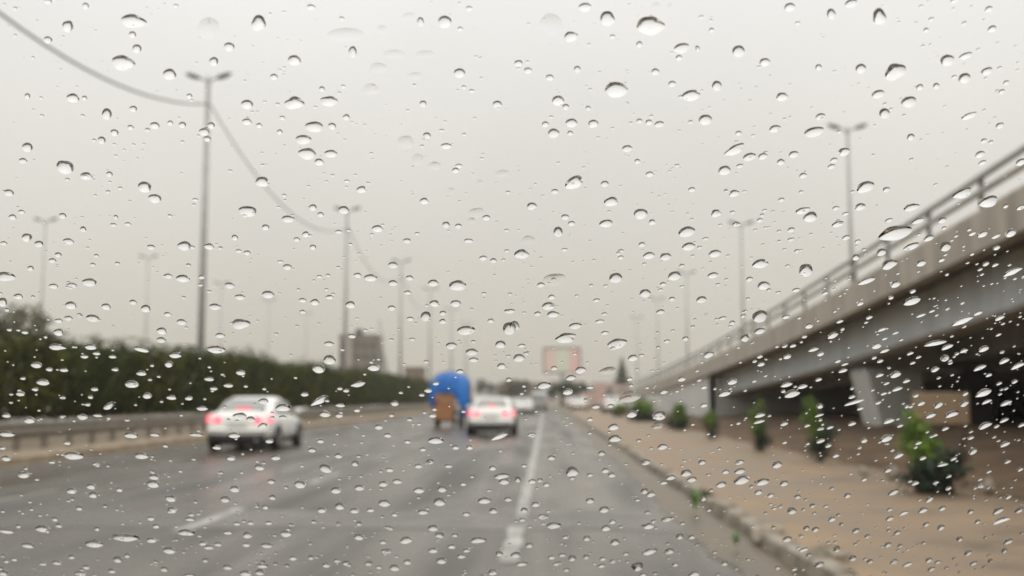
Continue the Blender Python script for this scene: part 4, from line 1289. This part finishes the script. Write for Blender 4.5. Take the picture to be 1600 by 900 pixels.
# ------------------------------------------------------------------ raindrops on the windscreen
# position and size as seen from the driver's seat in 1/1600 of the view's width: x, y, width, height (, tilt in degrees or p = thin film)
DROPS = """
106 41 17 18;208 33 38 21;207 54 11 11;214 76 14 14;192 98 33 24;326 44 33 35 p;358 73 16 14;334 96 14 14;265 116 20 18;386 163 18 15;386 190 15 10;114 153 19 15;132 153 8 8;167 178 15 18;208 170 12 10;242 196 15 11;266 192 9 8;285 195 11 10;319 206 16 12;330 196 11 11;324 217 11 9;179 207 12 11;204 199 10 8;159 219 12 12;75 62 13 11;134 9 10 10;75 2 12 9;43 150 9 9;296 150 9 8;275 9 8 6
404 36 22 24;486 11 13 9;534 29 8 7;540 54 55 22 p;597 46 14 14 p;639 26 20 14 p;657 34 10 15;695 34 20 20;733 13 10 8;719 45 8 7;460 94 20 16;428 120 12 10;551 81 12 18;616 84 35 13 p;665 85 30 13 p;591 106 27 16 p;649 118 25 10 p;579 139 25 18 p;718 114 17 15;503 139 9 9;460 161 30 19;514 158 28 15;491 198 26 18;519 197 12 11;474 218 24 15;541 183 10 10;661 162 10 11;777 163 14 12;737 142 9 6;725 136 7 6;667 212 12 11;634 222 24 22 p;437 206 9 8;405 196 10 8;441 184 9 7
914 11 19 14;861 38 33 36 p;949 29 22 24;1016 40 41 30;892 57 21 16;1025 9 14 11 p;1047 10 10 11 p;1065 75 22 17;1090 76 6 11;1154 80 19 19;1195 97 16 14;810 99 13 11;825 110 12 10;859 121 12 10;902 108 10 11;1024 112 12 11;1061 90 10 9;999 69 9 10;963 140 33 26;1080 149 27 18;1050 131 12 10;1120 134 15 16;872 157 18 16;884 167 10 10;893 192 18 14;927 193 16 12;865 208 17 15;891 208 9 8;852 194 11 9;999 189 9 8;1014 191 11 9;1030 194 15 10;1102 187 20 17;1154 208 10 8;957 57 8 7;1112 47 8 8;919 169 8 8
1234 11 17 14;1299 22 13 18;1330 5 20 14;1374 26 20 27;1545 14 13 10;1439 10 8 5;1455 30 9 7;1447 47 9 8;1550 45 15 11;1480 94 21 19;1509 87 20 12;1542 111 18 13;1507 122 19 17;1572 129 10 8;1279 105 10 10;1345 107 16 16;1399 112 34 26;1437 136 11 10;1463 134 10 10;1372 147 20 14;1420 159 24 18;1382 177 16 17;1222 151 18 14;1282 182 15 11;1272 206 31 17;1211 201 18 12;1514 181 26 12;1562 196 13 10;1423 214 12 11;1537 220 11 8;1565 143 11 8;1246 36 8 6;1491 1 14 8
43 230 16 15;36 251 13 9;102 261 27 21;135 275 18 13;171 272 10 9;14 301 15 11;226 292 21 17;242 310 20 14;188 294 8 5;387 330 27 17;305 312 10 5;20 339 12 9;34 331 11 7;98 337 12 9;42 371 16 13;61 381 15 10;107 377 17 10;130 358 10 9;181 339 7 7;177 351 10 6;200 350 11 6;91 398 11 8;82 407 12 8;48 419 10 8;236 386 13 8;288 384 21 14;327 385 15 10;367 371 10 9;386 395 11 8;373 392 10 6;9 432 28 15;140 441 22 13;84 447 15 8;112 446 16 9;286 435 21 12;263 431 13 8;6 380 11 7;359 446 15 10;315 433 10 6
410 284 21 16;480 240 27 18;517 240 20 12;499 253 15 11;653 249 18 19 p;679 259 20 13 p;712 266 11 9;717 259 11 7;785 271 22 11 p;697 228 17 9;705 298 12 11 p;750 285 10 9 p;565 296 15 11;542 283 9 5;489 324 12 10;501 335 10 8;537 328 16 13;450 342 20 11;415 355 12 9;478 366 12 9;590 357 17 11;663 314 14 10;745 332 25 15 p;760 340 12 9;737 345 12 10 p;697 351 11 10;716 353 10 8;529 362 11 6;464 374 10 7;489 386 10 8;449 417 14 9;438 409 10 5;614 414 15 10;579 434 20 11;559 430 12 8;614 442 15 9;640 434 12 8;677 442 16 11;715 446 26 16;755 403 12 8;771 407 10 8;732 376 14 7;636 376 12 8;499 432 9 5;652 365 8 5
980 232 16 11;897 285 31 22 -30;1015 272 12 9;996 252 9 8;945 287 12 10;867 299 11 8;955 315 21 15;831 322 15 12;1001 334 22 16;947 349 21 12;1019 347 12 9;883 339 12 9;893 349 11 8;872 362 14 16;825 375 22 13 p;815 397 22 15;1148 234 32 18 -24;1171 245 20 13;1192 244 14 11;1132 266 19 15;1156 259 11 7;1081 296 11 8;1147 302 16 11;1119 333 16 12;1150 350 11 8;1187 344 10 7;1073 362 25 17;1076 385 20 13;1117 396 19 12;1014 399 18 11;1040 401 17 12;1003 382 11 8;970 392 9 6;970 402 9 6;1188 412 24 15;866 437 36 20 p;845 445 12 8;962 434 20 16;1054 431 21 14;1114 430 16 10;1171 436 11 8;1193 446 18 14;1036 444 10 7;882 390 10 5;1102 373 11 5
1240 241 15 11;1220 253 12 10;1255 274 12 9;1319 237 18 13;1303 250 12 8;1299 260 12 8;1352 292 27 19;1385 296 11 9;1344 323 17 12;1221 312 10 7;1254 329 22 11;1266 339 22 16;1309 350 19 10;1306 325 11 7;1321 334 11 6;1424 324 24 13;1531 241 16 11;1535 254 13 8;1595 253 17 12;1504 302 31 17;1544 315 29 20;1595 324 15 9;1571 322 9 7;1399 364 50 24 -12;1424 385 25 12;1451 372 16 10;1477 385 17 16;1439 411 16 11;1389 413 25 16;1354 439 28 11;1399 444 16 11;1337 402 12 10;1377 394 15 12;1322 371 13 8;1259 422 22 20;1236 359 12 8;1236 374 11 6;1519 365 12 7;1535 366 17 10;1556 369 16 8;1579 364 18 13;1472 344 14 10;1434 345 20 10;1557 387 12 8;1540 412 11 8;1555 414 12 6;1582 425 30 13;1389 344 12 7;1471 406 11 7;1245 392 8 6;1340 377 10 6
4 472 16 14;29 463 15 9;111 477 18 12;166 479 15 10;145 497 20 12;228 482 15 12;208 472 12 8;107 497 13 8;92 501 13 7;92 519 16 11;253 517 16 11;252 531 15 9;284 503 16 9;336 479 18 10;375 464 16 9;376 506 29 15;344 524 15 8;338 546 27 12;262 491 12 7;89 542 28 9;142 542 18 9;57 570 17 10;77 577 11 6;100 578 14 6;132 557 12 6;151 552 12 6;176 557 12 6;221 546 24 9 15;274 555 18 9;264 569 13 10;221 583 16 8;67 597 20 10;206 600 21 12;230 618 14 10;268 621 16 7;295 622 12 7;327 592 15 7;357 602 15 7;334 607 12 6;376 582 15 8;180 577 11 6;148 608 12 6;171 634 20 12 -25;32 615 14 8;55 608 11 6;98 621 10 5;10 649 14 7;46 656 18 11;129 651 17 9;153 649 15 5;316 638 18 7;375 650 21 10;392 655 15 9;137 632 10 5;36 591 9 5;39 519 11 6
419 460 19 12;473 469 12 7;492 472 14 10;548 476 16 11;515 464 12 7;612 481 12 8;637 457 11 7;473 487 10 6;679 474 15 10;712 474 15 11;665 494 16 17 -35;641 498 11 7;692 489 10 8;692 502 11 8;728 516 26 15;796 513 20 22 -30;705 540 16 11;782 538 16 12;737 550 19 11;740 562 15 7;767 501 10 7;797 486 15 7;514 537 15 8;515 562 19 15;498 576 20 13;550 525 12 7;584 574 19 11;560 600 21 10 -15;541 610 10 6;531 607 9 5;476 616 12 7;500 626 30 14 -25;442 637 22 12;412 627 16 9;508 647 17 9;530 649 12 7;532 633 15 6;558 641 10 6;617 630 12 9;592 667 13 8;669 610 12 7;681 599 10 6;719 580 12 7;676 649 12 7;784 572 15 9;795 593 9 7;659 617 9 5;644 530 10 5;442 652 12 6;410 665 15 9 -20
1008 458 17 13;862 464 11 8;857 478 20 12;840 490 11 7;864 491 18 10;804 509 15 17 -30;899 509 19 10;884 528 32 15;964 537 29 16;815 540 12 6;811 559 18 12;989 559 16 10;1032 487 13 8;1096 468 16 11;1050 467 10 7;932 469 11 6;1187 494 22 20;1187 517 17 10;1164 528 14 13 -35;1107 554 16 10;1065 592 13 8;950 579 25 12 p;907 578 16 11;892 590 15 9;850 602 21 11;887 612 16 10;866 575 10 7;922 605 11 5;984 620 35 17 p;984 592 10 6;1037 612 13 7;1030 649 22 14;987 647 17 11;959 667 17 10;1027 665 18 10 p;931 635 13 7;954 634 10 6;1132 615 20 9;1144 596 16 10;1100 605 10 6;1100 633 12 7;1189 569 12 7;1187 557 10 6;1187 649 18 7;1186 659 19 6;937 502 14 6;945 520 12 6;1071 529 10 7;1042 533 9 6;1144 504 9 7;1129 497 12 6;922 655 9 6
1425 470 27 15;1426 455 10 7;1392 465 9 6;1358 496 11 6;1439 493 16 6;1456 486 11 5;1312 502 12 6;1264 509 13 9;1228 495 12 7;1344 474 11 7;1244 453 12 7;1289 458 11 6;1301 524 18 11 -25;1257 526 9 5;1239 540 11 6;1271 546 17 7;1282 553 12 7;1230 557 13 8;1504 502 36 13 -22;1528 489 15 8;1562 497 17 8;1370 540 17 10;1382 548 16 7;1378 515 15 6;1399 520 11 5;1382 529 10 5;1461 536 36 10 -12;1480 542 20 9;1476 559 14 12;1506 548 14 7;1537 545 18 10;1560 523 10 5;1422 552 12 6;1435 558 10 5;1426 567 10 5;1461 577 14 9 -25;1399 585 18 11;1374 586 14 7;1416 595 13 7;1385 599 11 5;1402 608 18 7;1381 615 11 5;1372 629 11 6;1389 658 19 8;1406 665 11 6;1569 564 18 9;1531 575 22 9;1591 572 25 9;1545 586 11 6;1561 599 10 6;1585 596 11 7;1537 614 26 13;1542 628 18 7;1572 630 20 9;1539 665 23 11;1569 657 16 7;1557 666 10 6;1597 664 15 7;1335 629 30 8;1331 620 12 6;1317 579 15 7;1320 569 12 5;1309 564 10 6;1279 593 11 6;1375 564 11 6;1366 559 9 5;1229 601 19 8;1237 615 26 13;1254 604 17 7;1281 634 11 9;1280 649 16 5;1344 638 12 6;1331 662 14 7;1282 670 12 5;1261 665 11 5;1297 668 12 5;1225 662 13 7;1439 630 14 8;1466 632 17 12 -30;1454 649 18 9;1487 647 22 11 -20;1506 630 15 11;1508 615 11 7;1431 618 10 6;1417 635 9 6;1477 670 13 6
11 678 24 9;205 680 21 9;242 679 15 6;307 679 22 6;366 680 18 9;105 692 11 6;4 700 10 5;115 712 30 12;221 712 21 10;10 716 15 9;339 699 14 7;361 716 14 7;37 742 19 10;241 745 16 9;240 756 20 12;143 760 15 9;146 773 14 10;112 767 15 9;187 765 11 7;267 779 16 10;269 797 15 9;367 764 15 10;352 780 15 10;124 794 11 7;86 811 10 7;92 821 11 7;67 826 22 11;10 830 24 7;29 822 9 6;44 852 21 8;147 850 26 11;196 840 38 12;237 844 16 8;291 832 25 10;265 860 20 10;244 822 11 7;236 810 12 7;297 811 14 6;299 804 10 5;152 826 9 7;184 874 14 10;199 868 10 7;112 870 10 7;89 879 15 7;67 881 12 5;135 886 12 7;126 896 18 8;5 895 17 9;257 889 12 8;175 892 12 7;317 849 12 7;326 855 15 7;341 850 12 7;356 832 14 6;370 818 11 6;387 836 15 10;392 817 11 6;385 851 12 7;356 886 15 8;384 896 18 9;321 875 9 7;296 899 17 6;151 725 12 6;81 722 10 5;22 874 10 5;10 877 9 5
421 689 13 7;501 689 11 7;606 680 12 7;637 690 10 6;681 688 23 11;781 682 27 11 -22;488 703 12 8;431 715 15 8;529 712 12 8;406 730 15 10;509 732 20 14 20;555 724 11 9;672 721 11 8;661 702 10 6;712 699 11 7;734 699 11 7;654 728 12 7;701 728 12 6;609 734 12 7;770 731 12 8;784 744 23 9;788 752 16 10;424 752 12 8;469 757 18 11;525 766 16 10;562 762 15 9;599 756 14 9;621 752 15 8;655 766 17 9;691 764 15 10;724 756 10 6;687 784 19 13;757 782 20 10;794 780 12 7;601 786 19 11;531 791 15 11;503 797 14 9;554 798 14 8;579 797 12 6;661 800 16 8;771 798 14 9;729 803 12 7;426 777 11 8;415 792 10 7;420 817 11 6;617 804 10 6;561 818 9 7;608 824 10 6;447 834 18 9;417 852 18 8;561 839 15 10;635 844 20 11 -12;677 825 16 10;687 836 14 9;711 836 10 6;747 844 24 9;604 861 16 8;677 860 15 8;599 847 11 6;458 872 12 7;486 871 10 7;690 876 16 10;721 869 13 7;706 854 12 7;729 860 11 6;637 878 13 8;617 887 16 10;576 880 12 8;542 880 13 8;510 883 12 7;527 876 11 6;410 884 17 7;406 894 14 10;770 894 15 9;780 865 12 8;592 886 10 6
831 679 13 7;961 685 18 12;1035 698 16 9;862 715 12 8;894 737 21 15;946 735 12 8;956 742 12 8;922 742 10 6;940 708 11 8;1009 722 15 9;1048 746 15 8;1072 739 17 11;1081 749 15 9;1097 722 12 8;1155 722 15 8;1156 736 17 9;1134 737 11 7;1159 750 24 14;1127 757 17 9;1191 753 22 11;1185 769 13 8;1007 767 11 9;1017 772 15 9;1037 754 12 6;922 782 13 9;944 796 16 10;854 757 11 7;809 749 9 9;832 752 12 7;837 788 13 8;819 797 11 8;848 807 15 8;816 812 10 6;865 821 22 10;947 825 16 9;1014 822 17 9;1042 811 17 8;957 815 11 7;961 847 15 10;917 841 12 8;884 839 10 6;827 852 12 8;1015 862 22 10 -15;1046 861 16 9;1062 838 12 9;1081 839 11 7;806 867 16 9;815 881 18 7;862 871 11 6;879 867 12 6;894 872 12 9;916 870 10 7;942 873 11 6;957 877 11 6;996 885 18 14;978 865 10 6;940 884 12 6;1055 882 11 6;1132 880 11 8;1085 897 18 9;1099 778 10 10;1005 898 12 6;885 890 10 6;869 881 10 6
1214 726 16 11;1225 755 14 9;1204 774 12 7;1246 776 10 7;1237 798 15 11;1269 790 9 7;1300 811 13 8;1282 689 15 7 -18;1294 696 11 7;1306 712 11 6;1350 688 12 8;1385 685 20 11;1404 712 17 9 -25;1435 692 12 6;1461 680 10 5;1520 705 15 11 -30;1517 684 11 6;1570 694 18 9;1472 726 19 6 -10;1442 716 12 6;1490 717 12 6 -25;1387 734 13 9;1396 769 18 10 -25;1324 774 11 8;1452 780 15 10 -30;1442 797 16 9;1412 802 16 7 -22;1390 810 13 8;1390 796 10 6;1472 794 13 8;1470 824 13 9;1516 799 10 8;1559 798 18 11 -25;1592 797 15 9;1575 776 12 8;1565 814 29 8 -20;1574 721 12 7;1594 733 11 7;1527 815 10 7;1575 846 16 9;1499 842 11 8;1512 864 13 8;1521 880 13 7;1569 860 10 8;1387 851 12 8;1337 829 13 8;1307 858 11 9;1332 872 13 9;1359 877 11 7;1397 877 13 8;1418 882 16 7;1280 882 16 9 -18;1274 827 12 8;1260 825 10 8;1230 842 15 9;1256 859 15 6;1451 875 12 8;1455 889 12 7;1465 878 10 6;1402 832 11 7;1447 819 11 7;1215 887 10 6;1241 889 10 6;1430 755 13 7;1462 754 11 6;1483 744 9 5;1532 759 12 7;1531 749 9 5;1482 763 11 6;1545 737 10 5;1350 749 10 6
"""
drops = []
for tok in DROPS.replace('\n', ';').split(';'):
    f = tok.split()
    if len(f) < 4: continue
    x, y, dw, dh = (float(q) for q in f[:4])
    thin = len(f) > 4 and f[4] == 'p'
    tilt = float(f[4]) if len(f) > 4 and not thin else (-(x - 620) / 980 * 24 if x > 620 else (620 - x) / 620 * 5)
    drops.append((x, y, dw, dh, tilt, thin))


DROP_H, DROP_SAG = .60, -.05


def on_screen(px, py):
    d = ray(px, py)
    tt = (P0 - CAMPOS).dot(WN) / d.dot(WN)
    q = CAMPOS + d * tt - P0
    return q.dot(WU), q.dot(WV)


def drop_geo(x, y, dw, dh, tilt, thin, seg, rings, r, irr, ht=1.0):
    """Outline on the pane and a domed cap: returns centre (u, v) and local verts, faces, rim edges."""
    ta = R(tilt)
    he = math.sqrt(max(dh * dh - (dw * math.sin(ta)) ** 2 * .8, (.5 * dh) ** 2))
    ph = [r.uniform(0, 6.28) for _ in range(5)]
    am = [0, irr * 1.4 * r.uniform(.2, 1.0), irr * .8 * r.uniform(.2, 1.0), irr * .45 * r.uniform(0, 1), irr * .4 * r.uniform(0, 1)]
    cu, cv = on_screen(x, y)
    ol = []
    for k in range(seg):
        a = 2 * math.pi * k / seg
        f = 1 + am[1] * math.cos(a * 2 + ph[1]) * .5 + am[2] * math.cos(a * 3 + ph[2]) + am[3] * math.cos(a * 4 + ph[3]) + am[4] * math.cos(a * 5 + ph[4])
        ex, ey = dw * .52 * math.cos(a) * f, he * .50 * math.sin(a) * f
        u, v = on_screen(x + ex * math.cos(ta) - ey * math.sin(ta), y + ex * math.sin(ta) + ey * math.cos(ta))
        ol.append((u - cu, v - cv))
    b = min(math.sqrt(sum(u * u for u, v in ol) / seg), math.sqrt(sum(v * v for u, v in ol) / seg)) * 1.414
    H = b * (.12 if thin else DROP_H) * ht * r.uniform(.88, 1.12)
    av = -DROP_SAG * b                      # water sags down the slope
    vs, fs = [(0, av, H)], []
    for j in range(1, rings + 1):
        q = math.sin(j / rings * math.pi / 2)
        for u, v in ol:
            z = H * (1 - q * q)
            vs.append((u * q, v * q + av * (1 - q * q), z))
    for k in range(seg):
        fs.append((0, 1 + (k + 1) % seg, 1 + k))
    for j in range(rings - 1):
        o0, o1 = 1 + j * seg, 1 + (j + 1) * seg
        for k in range(seg):
            fs.append((o0 + k, o0 + (k + 1) % seg, o1 + (k + 1) % seg, o1 + k))
    o1 = 1 + (rings - 1) * seg
    fs.append(tuple(o1 + k for k in range(seg))[::1])
    return cu, cv, vs, fs


WM = Matrix((WU, WV, WN)).transposed().to_4x4()


def finish(me):
    bm = bmesh.new(); bm.from_mesh(me)
    bmesh.ops.recalc_face_normals(bm, faces=bm.faces)
    for f in bm.faces:
        big = len(f.verts) > 4
        f.smooth = not big
        if big:
            for e in f.edges: e.smooth = False
    bm.to_mesh(me); bm.free()


def where(x, y):
    hor = 623
    if y > 715 and 80 < x < 1000: return 'road'
    if x > 1000 and y > 700: return 'pavement' if x < 1350 or y > 790 else 'soil'
    if x < 640 and 545 < y < 650 and y > 500 + x * .16: return 'hedge'
    if x > 1200 and y > 357 + (1600 - x) * .47 and y < 480 + (1600 - x) * .31: return 'girder'
    if x > 1180 and y > 480 + (1600 - x) * .31 and y < 670: return 'underpass'
    if x > 1180 and y > 225 + (1600 - x) * .65: return 'flyover'
    if y > 640: return 'kerbside'
    return 'sky'


drops.sort(key=lambda d: -d[2] * d[3])
rd = random.Random(5)
COLS = ['at the left edge', 'far left', 'left', 'left of centre', 'right of centre', 'right', 'far right', 'at the right edge']
ROWS = ['along the top edge', 'high up', 'above mid-height', 'below mid-height', 'low down', 'along the bottom edge']
RANK = ['largest', 'second largest', 'third largest', 'fourth largest', 'fifth largest', 'sixth largest', 'seventh largest', 'eighth largest', 'ninth largest', 'tenth largest',
        'eleventh largest', 'twelfth largest', 'thirteenth largest', 'fourteenth largest', 'fifteenth largest']
cells = {}
for i_, d_ in enumerate(drops[:300]):
    cells.setdefault((min(7, max(0, int(d_[0] / 200))), min(5, max(0, int(d_[1] / 150)))), []).append(i_)


def drop_label(k):
    x, y, dw, dh, tilt, thin = drops[k]
    c = (min(7, max(0, int(x / 200))), min(5, max(0, int(y / 150))))
    shape = 'thin pale' if thin else 'slanted' if abs(tilt) > 17 else 'wide' if dw > 1.75 * dh else 'rounded'
    return '%s raindrop over %s, %s %s, %s' % (shape, where(x, y), RANK[cells[c].index(k)], COLS[c[0]], ROWS[c[1]])


for i, (x, y, dw, dh, tilt, thin) in enumerate(drops[:300]):
    irr = .13 if dw >= 28 and not thin else .03 + (.06 if dw > 20 or rd.random() < .3 else 0)
    cu, cv, vs, fs = drop_geo(x, y, dw, dh, tilt, thin, 24, 6, rd, irr)
    me = bpy.data.meshes.new('raindrop'); me.from_pydata(vs, [], fs); finish(me)
    o = link('raindrop', me, M['water'])
    o.matrix_world = Matrix.Translation(wpt(cu, cv, -.00004)) @ WM
    lab = drop_label(i)
    tag(o, lab, 'raindrop', 'raindrops on the windscreen')

# all smaller drops and the fine spray between them
vs, fs = [], []


def put(g):
    cu, cv, v_, f_ = g
    k = len(vs)
    for u, v, z in v_:
        vs.append(WM @ Vector((cu + u, cv + v, z)) )
    for f in f_:
        fs.append(tuple(q + k for q in f))


for (x, y, dw, dh, tilt, thin) in drops[300:]:
    put(drop_geo(x, y, dw, dh, tilt, thin, 14, 4, rd, .06))
cnt = 0
while cnt < 2200:
    x, y = rd.uniform(-60, 1660), rd.uniform(-40, 940)
    dens = .30 + .55 * max(0, y / 900) + (.35 if x > 1000 and y > 350 else 0)
    if rd.random() > dens: continue
    s = rd.choice((2.6, 3.0, 3.4, 3.8, 4.5, 5.5, 6.5)) * rd.uniform(.85, 1.2)
    tilt = (-(x - 620) / 980 * 24 if x > 620 else 4)
    put(drop_geo(x, y, s * 1.15, s * rd.uniform(.62, .9), tilt, False, 8, 2, rd, .06, .9))
    cnt += 1
# the rest of the pane, beyond the picture's edges, is just as wet
CINV = CAMROT.transposed()


def pane_cap(cu, cv, su, sv, H, seg, rings):
    v_, f_ = [(cu, cv, H)], []
    for j in range(1, rings + 1):
        q = math.sin(j / rings * math.pi / 2)
        for k in range(seg):
            a_ = 2 * math.pi * k / seg
            v_.append((cu + su * q * math.cos(a_), cv + sv * q * math.sin(a_), H * (1 - q * q)))
    for k in range(seg):
        f_.append((0, 1 + k, 1 + (k + 1) % seg))
    for j in range(rings - 1):
        o0, o1 = 1 + j * seg, 1 + (j + 1) * seg
        for k in range(seg):
            f_.append((o0 + k, o1 + k, o1 + (k + 1) % seg, o0 + (k + 1) % seg))
    f_.append(tuple(1 + (rings - 1) * seg + k for k in range(seg))[::-1])
    k0 = len(vs)
    vs.extend(WU * x_ + WV * y_ + WN * z_ for x_, y_, z_ in v_)
    fs.extend(tuple(q + k0 for q in f) for f in f_)


for _ in range(11000):
    cu, cv = rd.uniform(U0 + .01, U1 - .01), rd.uniform(V0 + .01, V1 - .01)
    c_ = CINV @ (wpt(cu, cv) - CAMPOS)
    if c_.z < -.02:
        ix, iy = 800 + FPX * c_.x / -c_.z, 450 - FPX * c_.y / -c_.z
        if -60 < ix < 1660 and -40 < iy < 940: continue
    big = rd.random() < .4
    su = rd.uniform(.0011, .0026) if big else rd.uniform(.0003, .0009)
    sv = su * rd.uniform(.75, 1.15)
    pane_cap(cu, cv, su, sv, min(su, sv) * .5, 12 if big else 8, 3 if big else 2)
me = bpy.data.meshes.new('raindrop_spray'); me.from_pydata(vs, [], fs); finish(me)
o = link('raindrop_spray', me, M['water'])
o.location = P0 - WN * .00004
tag(o, 'fine spray of tiny raindrops all over the windscreen', 'raindrops', kind='stuff')
